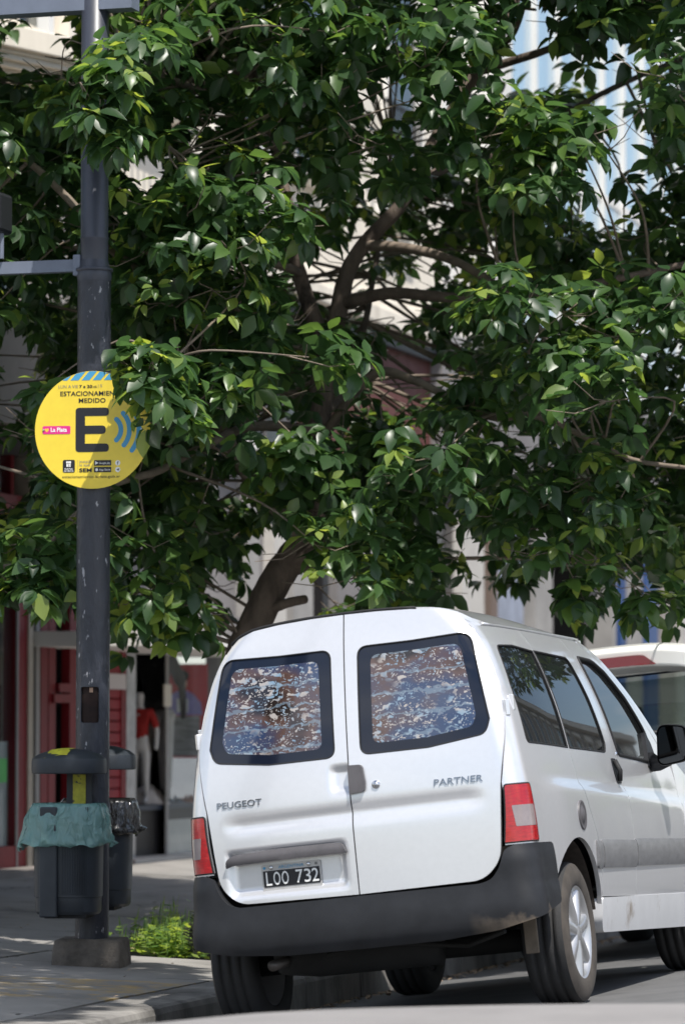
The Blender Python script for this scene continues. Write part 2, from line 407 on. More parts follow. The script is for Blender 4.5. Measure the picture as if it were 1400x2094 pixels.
# litter of dry leaves along the gutter
GUT = mat('gutter_litter', (.30, .22, .15), .9, var=.5, vscale=30)
mb = MB()
for q in range(900):
    s = rnd.uniform(1.5, 16); n = KERB_N+.03+abs(rnd.gauss(0, .06)); z = road_z(s, n)+.006
    a = rnd.uniform(0, 6.28); r = rnd.uniform(.008, .025); p = sn(s, n, z)
    d = Vector((math.cos(a), math.sin(a), rnd.uniform(-.3, .5)))*r; e = Vector((-math.sin(a), math.cos(a), rnd.uniform(-.3, .5)))*r*.5
    mb.add([p-d, p+e+Vector((0, 0, .004)), p+d, p-e], [(0, 1, 2, 3)])
for q in range(160):
    s = rnd.uniform(-2, 9); n = rnd.uniform(-5.4, KERB_N-.1); z = walk_z(n)+.012
    a = rnd.uniform(0, 6.28); r = rnd.uniform(.008, .022); p = sn(s, n, z)
    d = Vector((math.cos(a), math.sin(a), rnd.uniform(-.1, .3)))*r; e = Vector((-math.sin(a), math.cos(a), 0))*r*.5
    mb.add([p-d, p+e+Vector((0, 0, .004)), p+d, p-e], [(0, 1, 2, 3)])
tag(mb.build('leaf_litter', GUT), 'dry brown leaf litter scattered along the gutter and pavement', 'leaf litter', kind='stuff')

# ------------------------------------------------------------------ the van
VM = Matrix.Translation(V0) @ Matrix.Rotation(-YAW, 4, 'Z') @ Matrix.Rotation(-ROLL, 4, 'Y')
van = empty('parked_van', label='silver white panel van with twin rear doors parked tight against the kerb', cat='van', group=None)
van.matrix_world = VM
BO = 0.024                                     # body sits a touch right of the wheel centre line
DZ = lambda y: .022-.020*y                     # tail-high stance
Wp = curve([(-.75, .735), (-.55, .765), (-.3, .793), (0, .812), (.5, .824), (1.2, .828), (2.0, .824), (2.6, .81), (3.1, .75), (3.45, .60)])
gz = curve([(.2, .93), (.35, .96), (.5, .985), (.72, 1.0), (.92, .993), (1.08, .965), (1.3, .912), (1.5, .835), (1.62, .765), (1.70, .685), (1.78, .56)])
ry = curve([(.25, -.645), (.55, -.640), (.9, -.630), (1.1, -.610), (1.35, -.565), (1.6, -.505), (1.76, -.455)])
CR = .105
def crease(y, z): return .017*(1-smooth(.895, .945, z+.03*y-.02))*smooth(-.45, -.1, y)
def side_pt(t, z, off=0.0):
    """body side, wrapping round the rear corner: t is y on the side, arc length beyond the corner"""
    yr = ry(z); yc = yr+CR; w = (Wp(max(t, yc)))*gz(z)+crease(t, z)+off
    if t >= yc: x, y = w, t
    else:
        a = yc-t; r = CR+off
        th = a/CR
        if th < math.pi/2: x = w-r+r*math.cos(th); y = yc-r*math.sin(th)
        else: x = w-r-(a-CR*math.pi/2); y = yr-off+bul(x)-bul(w-r)
    return Vector((x+BO, y, z+DZ(y)))
def bul(x): return .030*(x/.7)**2
def rear_y(x, z):
    yr = ry(z); yc = yr+CR; w = Wp(yc)*gz(z); ax = abs(x)
    f = w-CR
    if ax <= f: return yr+bul(ax)-bul(f)
    q = min(ax-f, CR*.999); return yc-math.sqrt(CR*CR-q*q)
def t_of_x(x, z):
    yr = ry(z); yc = yr+CR; w = Wp(yc)*gz(z); f = w-CR
    if x <= f: return yc-CR*math.pi/2-(f-x)
    return yc-CR*math.acos(min(1, max(-1, (x-f)/CR)))
def groove(x, z):                                            # pressed swage across both doors
    e = smooth(.60, .50, abs(x)) if abs(x) < .6 else 0
    e = 1-smooth(.50, .61, abs(x)); e *= smooth(.0, .0001, 1)
    d = z-(.895+.01*x)
    return .014*e*(math.exp(-(d/.030)**2)) + .010*e*(1-smooth(-.05, .03, d))*(-1)*0
def rear_pt(x, z, off=0.0):
    y = rear_y(x, z) + groove(x, z)
    if x < 0:                                                # number-plate recess in the left door
        q = smooth(-.595, -.555, x)*(1-smooth(-.075, -.035, x))*smooth(.572, .612, z)*(1-smooth(.765, .785, z)); y += .030*q
        q = smooth(-.100, -.055, x)*smooth(.975, 1.015, z)*(1-smooth(1.075, 1.112, z)); y += .020*q    # finger scoop beside the handle
    return Vector((x+BO, y-off, z+DZ(y)))
edge = curve([(.50, .612), (.60, .628), (.70, .640), (.95, .662), (1.15, .690), (1.30, .686), (1.45, .652), (1.60, .588), (1.70, .52), (1.74, .47)])
# rear doors
def door_outline(g=.003):
    p = [(g, .545), (.55, .552)]+[(edge(z)-g, z) for z in (.63, .75, .95, 1.05, 1.15, 1.22, 1.3, 1.38, 1.45, 1.53, 1.60, 1.66)]
    p += [(.50, 1.712), (.42, 1.738), (.30, 1.752), (.15, 1.760), (g, 1.762)]
    r = [0, .09]+[0]*len(p); return rpoly([Vector(q) for q in p], [0, .10, .05]+[0]*(len(p)-3), 6)
WIN = rpoly([(.058, 1.140), (.36, 1.140), (.612, 1.172), (.632, 1.235), (.590, 1.47), (.562, 1.622), (.30, 1.612), (.062, 1.612)], [.045, 0, .06, 0, 0, .055, 0, .045], 7)
doR = panel('rear_door', door_outline(), lambda a, b: rear_pt(a, b), PAINT, van, [WIN], h=.022, depth=.022, back=(0, 1, 0))
mir = lambda pl: [Vector((-p[0], p[1])) for p in pl][::-1]
doL = panel('rear_door', mir(door_outline()), lambda a, b: rear_pt(a, b), PAINT, van, [mir(WIN)], h=.013, depth=.022, back=(0, 1, 0))
inset = lambda pl, d: [Vector((p[0]+(d if p[0] < sum(q[0] for q in pl)/len(pl) else -d)*min(1, abs(p[0]-sum(q[0] for q in pl)/len(pl))*8), p[1]+(d if p[1] < sum(q[1] for q in pl)/len(pl) else -d)*min(1, abs(p[1]-sum(q[1] for q in pl)/len(pl))*8))) for p in pl]
def film_glass():
    """rear glass with old tint film that has bubbled and flaked, and heater wires"""
    m = bpy.data.materials.new('flaked_film_glass'); m.use_nodes = True; MATS[m.name] = m
    n, l = m.node_tree.nodes, m.node_tree.links; b = n['Principled BSDF']; b.inputs['Roughness'].default_value = .05
    b.inputs['Coat Weight'].default_value = .6; b.inputs['Coat Roughness'].default_value = .02; b.inputs['Specular IOR Level'].default_value = .6
    tc = n.new('ShaderNodeTexCoord'); mp = n.new('ShaderNodeMapping'); mp.inputs['Scale'].default_value = (.8, .3, 1.25); l.new(tc.outputs['Object'], mp.inputs[0])
    nz = n.new('ShaderNodeTexNoise'); nz.inputs['Scale'].default_value = 22; nz.inputs['Detail'].default_value = 3; l.new(mp.outputs[0], nz.inputs['Vector'])
    ad = n.new('ShaderNodeMix'); ad.data_type = 'VECTOR'; ad.inputs[0].default_value = .09; l.new(mp.outputs[0], ad.inputs[4]); l.new(nz.outputs['Color'], ad.inputs[5])
    def flakes(sc, lo, hi, chan):
        v = n.new('ShaderNodeTexVoronoi'); v.inputs['Scale'].default_value = sc; v.inputs['Randomness'].default_value = 1; l.new(ad.outputs[1], v.inputs['Vector'])
        sx = n.new('ShaderNodeSeparateColor'); l.new(v.outputs['Color'], sx.inputs[0])
        mr = n.new('ShaderNodeMapRange'); mr.inputs[1].default_value = 0; mr.inputs[2].default_value = 1; mr.inputs[3].default_value = lo; mr.inputs[4].default_value = hi; l.new(sx.outputs[chan], mr.inputs[0])
        c = n.new('ShaderNodeMath'); c.operation = 'LESS_THAN'; l.new(v.outputs['Distance'], c.inputs[0]); l.new(mr.outputs[0], c.inputs[1]); return c.outputs[0]
    f1 = flakes(30, -.20, .52, 0); f2 = flakes(95, -.10, .52, 1)
    cl = n.new('ShaderNodeTexNoise'); cl.inputs['Scale'].default_value = 5; cl.inputs['Detail'].default_value = 4; l.new(mp.outputs[0], cl.inputs['Vector'])
    mx = n.new('ShaderNodeMath'); mx.operation = 'MAXIMUM'; l.new(f1, mx.inputs[0]); l.new(f2, mx.inputs[1])
    dn = n.new('ShaderNodeMapRange'); dn.inputs[1].default_value = .33; dn.inputs[2].default_value = .46; l.new(cl.outputs['Fac'], dn.inputs[0])
    fl = n.new('ShaderNodeMath'); fl.operation = 'MULTIPLY'; l.new(mx.outputs[0], fl.inputs[0]); l.new(dn.outputs[0], fl.inputs[1])
    # base film: brown to blue-grey, patchy
    rp = n.new('ShaderNodeValToRGB'); e = rp.color_ramp.elements; e[0].position = .38; e[0].color = (.018, .014, .013, 1); e[1].position = .62; e[1].color = (.025, .045, .10, 1)
    k = e.new(.48); k.color = (.085, .050, .042, 1)
    c2 = n.new('ShaderNodeTexNoise'); c2.inputs['Scale'].default_value = 3.2; c2.inputs['Detail'].default_value = 3
    m2 = n.new('ShaderNodeMapping'); m2.inputs['Location'].default_value = (3.1, 0, 1.7); m2.inputs['Scale'].default_value = (1, .3, 1.6); l.new(tc.outputs['Object'], m2.inputs[0]); l.new(m2.outputs[0], c2.inputs['Vector']); l.new(c2.outputs['Fac'], rp.inputs[0])
    fc = n.new('ShaderNodeValToRGB'); e = fc.color_ramp.elements; e[0].position = .4; e[0].color = (.18, .27, .36, 1); e[1].position = .58; e[1].color = (.36, .33, .31, 1); l.new(nz.outputs['Fac'], fc.inputs[0])
    x = n.new('ShaderNodeMix'); x.data_type = 'RGBA'; l.new(fl.outputs[0], x.inputs[0]); l.new(rp.outputs[0], x.inputs[6]); l.new(fc.outputs[0], x.inputs[7])
    # heater wires, horizontal
    sp = n.new('ShaderNodeSeparateXYZ'); l.new(ad.outputs[1], sp.inputs[0])
    md = n.new('ShaderNodeMath'); md.operation = 'PINGPONG'; md.inputs[1].default_value = .052; l.new(sp.outputs[2], md.inputs[0])
    lt = n.new('ShaderNodeMath'); lt.operation = 'LESS_THAN'; lt.inputs[1].default_value = .006; l.new(md.outputs[0], lt.inputs[0])
    hf = n.new('ShaderNodeMath'); hf.operation = 'MULTIPLY'; hf.inputs[1].default_value = .55; l.new(lt.outputs[0], hf.inputs[0])
    y = n.new('ShaderNodeMix'); y.data_type = 'RGBA'; l.new(hf.outputs[0], y.inputs[0]); l.new(x.outputs[2], y.inputs[6]); y.inputs[7].default_value = (.16, .22, .28, 1)
    l.new(y.outputs[2], b.inputs['Base Color'])
    bp = n.new('ShaderNodeBump'); bp.inputs['Strength'].default_value = .15; bp.inputs['Distance'].default_value = .002; l.new(fl.outputs[0], bp.inputs['Height']); l.new(bp.outputs[0], b.inputs['Normal'])
    return m
FILM = film_glass()
for d, w, sg in ((doR, WIN, 1), (doL, mir(WIN), -1)):
    big = w
    cx = sum(p[0] for p in w)/len(w); cz = sum(p[1] for p in w)/len(w)
    inn = [Vector((cx+(p[0]-cx)*.80+sg*(-.0), cz+(p[1]-cz)*.82)) for p in w]
    panel('glass_border', [Vector((cx+(p[0]-cx)*.992, cz+(p[1]-cz)*.992)) for p in w], lambda a, b: rear_pt(a, b, -.004), FRIT, d, [inn], h=.03, depth=.004, back=(0, 1, 0))
    panel('window_pane', [Vector((cx+(p[0]-cx)*.998, cz+(p[1]-cz)*.998)) for p in inn], lambda a, b: rear_pt(a, b, -.0042), FILM, d, h=.04, depth=.004, back=(0, 1, 0))
    # rubber bead round the glass
    pts = [rear_pt(p[0], p[1], -.001) for p in resample(w, .03)]; pts.append(pts[0])
    MB().tube(pts, .0035, 6, cap=False).build('window_seal', SEAL, d, True)
# black shut-line liners behind the gaps
panel('door_seal', [(-.012, .53), (.012, .53), (.012, 1.775), (-.012, 1.775)], lambda a, b: rear_pt(a, b, -.012), SEAL, van, h=.03, depth=0)
# hinges
for sg in (1, -1):
    for z in (1.31, .80):
        if z < 1: continue
        p = Vector((sg*(edge(z)+.012)+BO, rear_y(edge(z), z), z)); M = Matrix.Translation(p) @ Matrix.Rotation(sg*.9, 4, 'Z')
        MB().box(-.012, .012, -.014, .014, -.035, .035, bev=.004, M=M).build('hinge', PAINT, doR if sg > 0 else doL)
# handle block, lock, badges
panel('door_handle', rpoly([(.001, .975), (.070, .982), (.074, 1.02), (.064, 1.098), (.001, 1.10)], [.002, .016, .006, .018, .002]), lambda a, b: rear_pt(a, b, .022*smooth(.074, .05, a) if False else .020), TRIM, doR, h=.012, depth=.022, back=(0, 1, 0))
M = Matrix.Translation(rear_pt(.118, 1.005, 0)) @ Matrix.Rotation(math.pi/2, 4, 'X')
MB().lathe([(.0001, .010), (.008, .010), (.009, .007), (.016, .009), (.018, .004), (.019, -.004)], 20, M).build('lock_cylinder', CHROME, doR, True)
fr = lambda x, z, l=0.0: rear_pt(x, z, .0015+l)
BADGE = mat('badge_chrome', (.30, .31, .33), .16, 1.0)
lettering('badge_lettering', 'PEUGEOT', -.612, -.404, .972, 1.000, lambda x, z, l=0: fr(x, z, l), BADGE, doL, .003, .0035)
lettering('badge_lettering', 'PARTNER', .372, .585, .972, 1.000, fr, BADGE, doR, .003, .0035, .1)
# number-plate garnish
def garn(a, b):
    q = (b-.742)/.03; return rear_pt(a, .80, .0) + Vector((0, .0-.016-.012*(1-q*q), b-.80))
panel('plate_garnish', rpoly([(-.592, .712), (-.56, .722), (-.30, .728), (-.040, .728), (-.036, .735), (-.05, .770), (-.10, .776), (-.34, .776), (-.555, .766), (-.585, .745)], [.004, .02, 0, .004, .004, .03, 0, 0, .03, .01]), garn, TRIM, doL, h=.014, depth=.025, back=(0, 1, 0))
plate = empty('number_plate'); plate.parent = van
pc, pz = (-.440, -.168), (.590, .712)
def plt(x, z, l=0.0):
    X = x*(pc[1]-pc[0])+pc[0]; Z = z*(pz[1]-pz[0])+pz[0]; ya = rear_pt(pc[0], .65).y; yb = rear_pt(pc[1], .65).y
    y = ya+(yb-ya)*x-.008-l; return Vector((X+BO, y, Z+DZ(-.62)))
bx_ = lambda a, b, c, d: rpoly([(a, c), (b, c), (b, d), (a, d)], [.02]*4, 4)
PLM = mat('plate_metal', (.50, .49, .48), .35, .2, var=.15, vscale=20)
panel('plate_sheet', rpoly([(0, 0), (1, 0), (1, 1), (0, 1)], .055, 5), lambda a, b: plt(a, b), PLM, plate, h=.2, depth=.004, back=(0, 1, 0))
panel('plate_field', rpoly([(.025, .20), (.975, .20), (.975, .78), (.025, .78)], .02, 3), lambda a, b: plt(a, b, .002), BLK, plate, h=.2, depth=0)
for ch, a, b in (('L', .07, .165), ('O', .195, .31), ('O', .335, .45), ('7', .575, .69), ('3', .715, .825), ('2', .845, .955)):
    lettering('plate_character', ch, a, b, .26, .73, lambda x, z, l=0: plt(x, z, .003+l), PRW, plate, .004, .002)
lettering('plate_lettering', 'ARGENTINA', .29, .72, .83, .94, lambda x, z, l=0: plt(x, z, .003+l), BLUE, plate)
for x, z in ((.17, .885), (.80, .885)):
    MB().lathe([(.0001, .004), (.006, .004), (.009, .002), (.009, -.002)], 14, Matrix.Translation(plt(x, z, .003)) @ Matrix.Rotation(math.pi/2, 4, 'X')).build('plate_screw', CHROME, plate, True)
for x, m_ in ((.055, BLUE), (.925, GREY)):
    MB().lathe([(.0001, .001), (.006, .001), (.006, -.001)], 14, Matrix.Translation(plt(x, .885, .002)) @ Matrix.Rotation(math.pi/2, 4, 'X')).build('plate_seal_mark', m_, plate)

# body side: quarter panel, sliding door, front door, wing
AR, AZ = .378, .325                                           # wheel arch
def arch(cx, a0, a1, n=22, r=AR): return [Vector((cx+r*math.cos(a0+(a1-a0)*k/n), AZ+r*math.sin(a0+(a1-a0)*k/n))) for k in range(n+1)]
TOP = 1.655
gapq = [(.24, TOP), (.205, 1.35), (.185, 1.10), (.19, .95), (.25, .83), (.345, .70), (.375, .60)]
q = [Vector((t_of_x(edge(z)+.003, z), z)) for z in (1.653, 1.62, 1.56, 1.5, 1.4, 1.3, 1.22, 1.15, 1.05, .96)]
lampz0, lampz1 = .690, .950
q += [Vector((t_of_x(.665, .95), .95)), Vector((-.30, .95))]*0
ol = q + [Vector((t_of_x(.655, .70), .69))] + [Vector((-.36, .69))]
ol += arch(0, math.pi-.62, .10)
ol += [Vector((p[0]-.003, p[1])) for p in gapq[::-1]] + [Vector((-.1, TOP)), Vector((-.40, TOP-.004))]
QW = rpoly([(-.425, 1.125), (.165, 1.107), (.183, 1.35), (.205, 1.552), (-.10, 1.568), (-.345, 1.560), (-.40, 1.38)], [.03, .004, 0, .004, 0, .045, 0], 6)
LAMP = rpoly([(t_of_x(.652, .695), .697), (-.512, .697), (-.520, .80), (-.535, .948), (t_of_x(.672, .94), .948)], [.006, .006, 0, .01, .012], 3)
qp = panel('quarter_panel', ol, side_pt, PAINT, van, [QW, LAMP], h=.024, depth=.02)
sd_ol = [Vector((p[0]+.003, p[1])) for p in gapq] + [Vector((.385, .435)), Vector((1.062, .425)), Vector((1.065, .8)), Vector((1.055, 1.05)), Vector((1.0, 1.4)), Vector((.975, TOP-.004))]
SW = rpoly([(.195, 1.106), (.875, 1.095), (.915, 1.14), (.885, 1.36), (.835, 1.545), (.23, 1.555), (.213, 1.35)], [.004, .03, 0, 0, .05, .004, 0], 6)
sld = panel('sliding_door', sd_ol[::1][::-1][::-1], side_pt, PAINT, van, [SW], h=.026, depth=.02)
apil = [(2.27, 1.10), (2.01, 1.27), (1.78, 1.42), (1.55, 1.555), (1.37, 1.635)]
fd_ol = [Vector((1.068, .425)), Vector((2.24, .41)), Vector((2.30, .60)), Vector((2.32, .95)), Vector((2.30, 1.03))] + [Vector((p[0]-.02, p[1]-.02)) for p in apil[1:]] + [Vector((1.30, TOP-.008)), Vector((.981, TOP-.004)), Vector((1.006, 1.4)), Vector((1.061, 1.05)), Vector((1.071, .8))]
FW = rpoly([(1.125, 1.088), (1.88, 1.058), (1.90, 1.20), (1.70, 1.375), (1.49, 1.50), (1.33, 1.552), (1.055, 1.558), (1.075, 1.4)], [.03, .02, .05, 0, 0, .05, .04, 0], 6)
fdr = panel('front_door', fd_ol, side_pt, PAINT, van, [FW], h=.03, depth=.02)
wing = [Vector((2.246, .41))] + arch(2.693, math.pi-.12, .12, 16) + [Vector((3.25, .45)), Vector((3.32, .70)), Vector((3.25, .86)), Vector((2.85, .97)), Vector((2.50, 1.06)), Vector((2.36, 1.09)), Vector((2.326, .95)), Vector((2.306, .60))]
wg = panel('front_wing', wing, side_pt, PAINT, van, h=.035, depth=.02)
ap_ol = [Vector(p) for p in apil] + [Vector((1.30, TOP-.003))]
pil = panel('windscreen_pillar', [Vector((2.25, 1.06))]+[Vector((p[0]+.035, p[1]+.012)) for p in apil] + [Vector((1.35, 1.66)), Vector((1.33, TOP-.003))] + [Vector((p[0]-.017, p[1]-.017)) for p in apil[::-1]], side_pt, PAINT, van, h=.02, depth=.02)
# glass of the side
ins = lambda pl, k=.985: [Vector((sum(q[0] for q in pl)/len(pl)+(p[0]-sum(q[0] for q in pl)/len(pl))*k, sum(q[1] for q in pl)/len(pl)+(p[1]-sum(q[1] for q in pl)/len(pl))*k)) for p in pl]
for d, w, nm in ((qp, QW, 'window_pane'), (sld, SW, 'window_pane'), (fdr, FW, 'window_pane')):
    g = panel(nm, ins(w, .996), lambda a, b: side_pt(a, b, -.005 if d is not fdr else -.012), GLASS_D, d, h=.05, depth=0)
    pts = [side_pt(p[0], p[1], -.001) for p in resample(w, .03)]; pts.append(pts[0])
    MB().tube(pts, .0045 if d is not fdr else .010, 6, cap=False).build('window_seal', SEAL, d, True)
    if d is not fdr:
        wi = ins(w, .93)
        panel('glass_border', ins(w, .997), lambda a, b: side_pt(a, b, -.0075), FRIT, d, [wi], h=.03, depth=0)
for z in (1.325,):                                            # side hinge on the rear pillar
    p = side_pt(-.46, 1.30); MB().box(-.008, .010, -.012, .012, -.035, .035, bev=.004, M=Matrix.Translation(p)).build('hinge_knuckle', PAINT, qp)
# tail lamp: red with a clear block in the middle
lampR = empty('tail_lamp'); lampR.parent = van
def lamp_pt(a, b): return side_pt(a, b, .006)
a0, a1 = t_of_x(.655, .70), -.514
LO = rpoly([(a0, .700), (-.514, .700), (-.522, .80), (-.537, .945), (t_of_x(.674, .94), .945)], [.006, .006, 0, .012, .014], 4)
ci = rpoly([(a0+.055, .765), (-.532, .765), (-.540, .855), (a0+.048, .855)], .006, 3)
panel('red_lens', LO, lamp_pt, LENSR, lampR, [ci], h=.02, depth=.012)
panel('clear_lens', ci, lambda a, b: side_pt(a, b, .007), LENSC, lampR, h=.02, depth=.012)
pts = [side_pt(p.x, p.y, .002) for p in resample(LO, .02)]; pts.append(pts[0])
MB().tube(pts, .005, 6, cap=False).build('lamp_gasket', SEAL, lampR, True)
lampL = empty('tail_lamp'); lampL.parent = van
for c in list(lampR.children): mirrored(c, lampL, dx=BO)
# fuel cap and handles
M = Matrix.Translation(side_pt(.10, .80)) @ Matrix.Rotation(math.pi/2, 4, 'Y')
MB().lathe([(.0001, .008), (.03, .008), (.034, .002), (.055, .002), (.062, .006), (.066, .003), (.067, -.004)], 28, M).build('fuel_cap', TRIM, qp, True)
def handle(y, z, par):
    panel('door_handle', rpoly([(y-.045, z-.055), (y+.05, z-.058), (y+.06, z), (y+.045, z+.062), (y-.05, z+.062), (y-.055, z)], .02), lambda a, b: side_pt(a, b, .004), BLACKP, par, h=.02, depth=.006)
    MB().tube([side_pt(y-.02, z+.05, .012), side_pt(y-.028, z, .026), side_pt(y-.02, z-.045, .012)], .012, 8).build('grab_bar', SEAL, par, True)
handle(.985, 1.005, sld)
MB().lathe([(.0001, .004), (.010, .004), (.012, -.002)], 14, Matrix.Translation(side_pt(1.10, 1.09, 0)) @ Matrix.Rotation(math.pi/2, 4, 'Y')).build('lock_cylinder', CHROME, fdr, True)
# side mouldings
for y0, y1 in ((.29, .372), (.392, 1.058), (1.074, 2.28)):
    panel('side_moulding', rpoly([(y0, .562), (y1, .556), (y1, .682), (y0, .690)], .008, 2), lambda a, b: side_pt(a, b, .016-.010*(abs(b-.622)/.065)**4), MOULD, van, h=.03, depth=.018)
# sill
def sill_pt(a, b): return side_pt(a, max(.2, b), .004*math.cos((b-.36)*14)+.004)
SILLM = mat('sill_paint', (.66, .665, .68), .4, .25, var=.05, col2=(.28, .22, .17), thr=(.60, .78), c2scale=4)
panel('sill', rpoly([(.372, .43), (.365, .33), (.40, .275), (1.2, .265), (2.30, .25), (2.36, .30), (2.27, .415)], [.01, .02, .03, 0, .03, .02, .01], 4), sill_pt, SILLM, van, h=.03, depth=.05, back=(-1, 0, 0))
# inner wheel arch liner
ARCHM = mat('arch_liner', (.045, .036, .030), .95, var=.5, vscale=14)
for cx in (0, 2.693):
    mb = MB(); k = 18
    mb.add([(BO+.30+.485*j, cx+(AR-.006)*math.cos(math.pi*.84*i/k), AZ+DZ(cx)+(AR-.006)*math.sin(math.pi*.84*i/k)) for j in (0, 1) for i in range(k+1)], [(i, i+1, k+2+i, k+1+i) for i in range(k)])
    mb.build('arch_liner', ARCHM, van, True)
left = []
for o in list(van.children):
    if o.name.split('.')[0] in ('quarter_panel', 'sliding_door', 'front_door', 'front_wing', 'windscreen_pillar', 'sill', 'arch_liner', 'side_moulding'):
        c = mirrored(o, van, dx=BO)
        for k in o.children: mirrored(k, c, dx=BO)
# roof, windscreen, bonnet
def WT(y): return Wp(y)*gz(TOP)
zr = curve([(-.5, 1.772), (-.2, 1.790), (.3, 1.803), (.8, 1.790), (1.2, 1.752), (1.5, 1.692)])
ztop = curve([(0, 1.762), (.15, 1.760), (.30, 1.752), (.42, 1.738), (.50, 1.712), (.56, 1.675)])
def edge_y(x): return rear_y(min(abs(x), .56), ztop(abs(x)))+.012
def roof_base(a, b):
    w = WT(b)-.004; u = min(1, abs(a)/w); return TOP+.006+(zr(b)-TOP-.006)*(1-u**3.2)
def roof_pt(a, b):
    ye = edge_y(a); d = ztop(abs(a))+.008-roof_base(a, ye)
    return Vector((a+BO, b, roof_base(a, b)+d*math.exp(-max(0, b-ye)/.12)+DZ(b)))
ol = [Vector((WT(y)-.004, y)) for y in (-.33, -.1, .2, .5, .8, 1.1, 1.30, 1.46)] + [Vector((x, 1.47+.05*(1-(x/.6)**2))) for x in (.4, .2, 0, -.2, -.4)]
ol += [Vector((-WT(y)+.004, y)) for y in (1.46, 1.3, 1.1, .8, .5, .2, -.1, -.33)] + [Vector((x, edge_y(x))) for x in (-.54, -.5, -.45, -.4, -.3, -.2, -.1, 0, .1, .2, .3, .4, .45, .5, .54)]
panel('roof', ol, roof_pt, PAINT, van, h=.04, depth=.02, back=(0, 0, -1))
for sg_ in (1, -1):                                           # roof corner filler under the joint
    c4 = [roof_pt(.50, edge_y(.50)), roof_pt(.54, edge_y(.54)), roof_pt(WT(-.33)-.004, -.33), side_pt(-.36, TOP-.004), side_pt(t_of_x(edge(1.653)+.003, 1.653), 1.653), rear_pt(.535, 1.67), rear_pt(.50, 1.705)]
    c4 = [p+Vector((-.004, .006, -.005)) for p in c4]; ce = sum(c4, Vector())/len(c4); c4 = [Vector((BO+sg_*(p.x-BO), p.y, p.z)) for p in c4]; ce = Vector((BO+sg_*(ce.x-BO), ce.y, ce.z))
    MB().add([ce]+c4, [(0, i+1, (i+1) % 7+1) for i in range(7)]).build('roof_corner', PAINT, van, True)
# black roof seal above the doors
pts = [roof_pt(x, edge_y(x))+Vector((0, -.006, -.002)) for x in [-.54+.054*k for k in range(17)]]
MB().tube(pts, .008, 6).build('roof_seal', SEAL, van, True)
for sg in (1, -1):                                            # roof ditch strips
    pts = [Vector((BO+sg*(WT(y)-.002), y, TOP+.008+DZ(y))) for y in [-.32+.1*k for k in range(18)]]
    MB().tube(pts, .006, 6).build('roof_strip', PAINT, van, True)
def scr(a, b):
    y = 1.37+b*.94; z = 1.665-.56*b-.05*math.sin(b*math.pi)*(-.3); w = lerpc([(0, .595), (1, .76)], b)
    u = a; return Vector((BO+u*w, y+.11*(1-u*u)-.0, z+.02*(1-u*u)+DZ(y)))
panel('windscreen', [(-1, 0), (1, 0), (1, 1), (-1, 1)], scr, GLASS_D, van, h=.1, depth=0)
def bon(a, b):
    y = 2.36+b*1.02; w = lerpc([(0, .79), (.6, .74), (1, .60)], b); z = lerpc([(0, 1.085), (.5, .985), (.85, .86), (1, .74)], b)
    return Vector((BO+a*w, y, z+.05*(1-a*a)+DZ(y)))
panel('bonnet', [(-1, 0), (1, 0), (1, 1), (-1, 1)], bon, PAINT, van, h=.1, depth=.02, back=(0, 0, -1))
def fbump(a, b):
    y = 3.48-.35*abs(a)**4; return Vector((BO+a*.82, y-.05*(b-.5)**2, .30+b*.45+DZ(y)))
panel('front_bumper', [(-1, 0), (1, 0), (1, 1), (-1, 1)], fbump, BLACKP, van, h=.08, depth=.05, back=(0, -1, 0))
# rear bumper
def bump_pt(p, z):
    o = .022+.016*math.exp(-((z-.42)/.10)**2)-.03*smooth(.36, .28, z)*0-.028*(1-smooth(.28, .36, z))-.012*smooth(.62, .70, z)
    w = Wp(-.53)*gz(.6)+o; r = .13; yr = -.648-o; f = w-r; a = abs(p); sg = 1 if p >= 0 else -1
    if a < f: x, y = a, yr+bul(a)-bul(f)
    elif a < f+r*math.pi/2: th = (a-f)/r; x = f+r*math.sin(th); y = yr+r-r*math.cos(th)
    else: y = yr+r+(a-f-r*math.pi/2); x = w+(Wp(y)-Wp(-.53))*.8
    if a > .60: 
        d = z-.525; x -= .006*math.exp(-(d/.008)**2)*smooth(.68, .76, a)*(1 if a > f+.12 else .6)
    return Vector((sg*x+BO, y, z+DZ(y)))
pe = 1.045
top = [(pe-.005, .688), (.70, .690), (.652, .672), (.628, .60), (.59, .552), (.54, .538)]
bot = [(0, .312), (.35, .314), (.60, .335), (.74, .365), (.93, .405), (pe, .43)]
ol = [Vector((-p[0], p[1])) for p in bot[::-1]]+[Vector(p) for p in bot[1:]] + [Vector((pe+.004, .55))] + [Vector(p) for p in top]+[Vector((-p[0], p[1])) for p in top[::-1]] + [Vector((-pe-.004, .55))]
BUMPM = mat('rear_bumper_plastic', (.018, .019, .022), .50, spec=.3, var=.25, vscale=9, bump=.04, bscale=300)
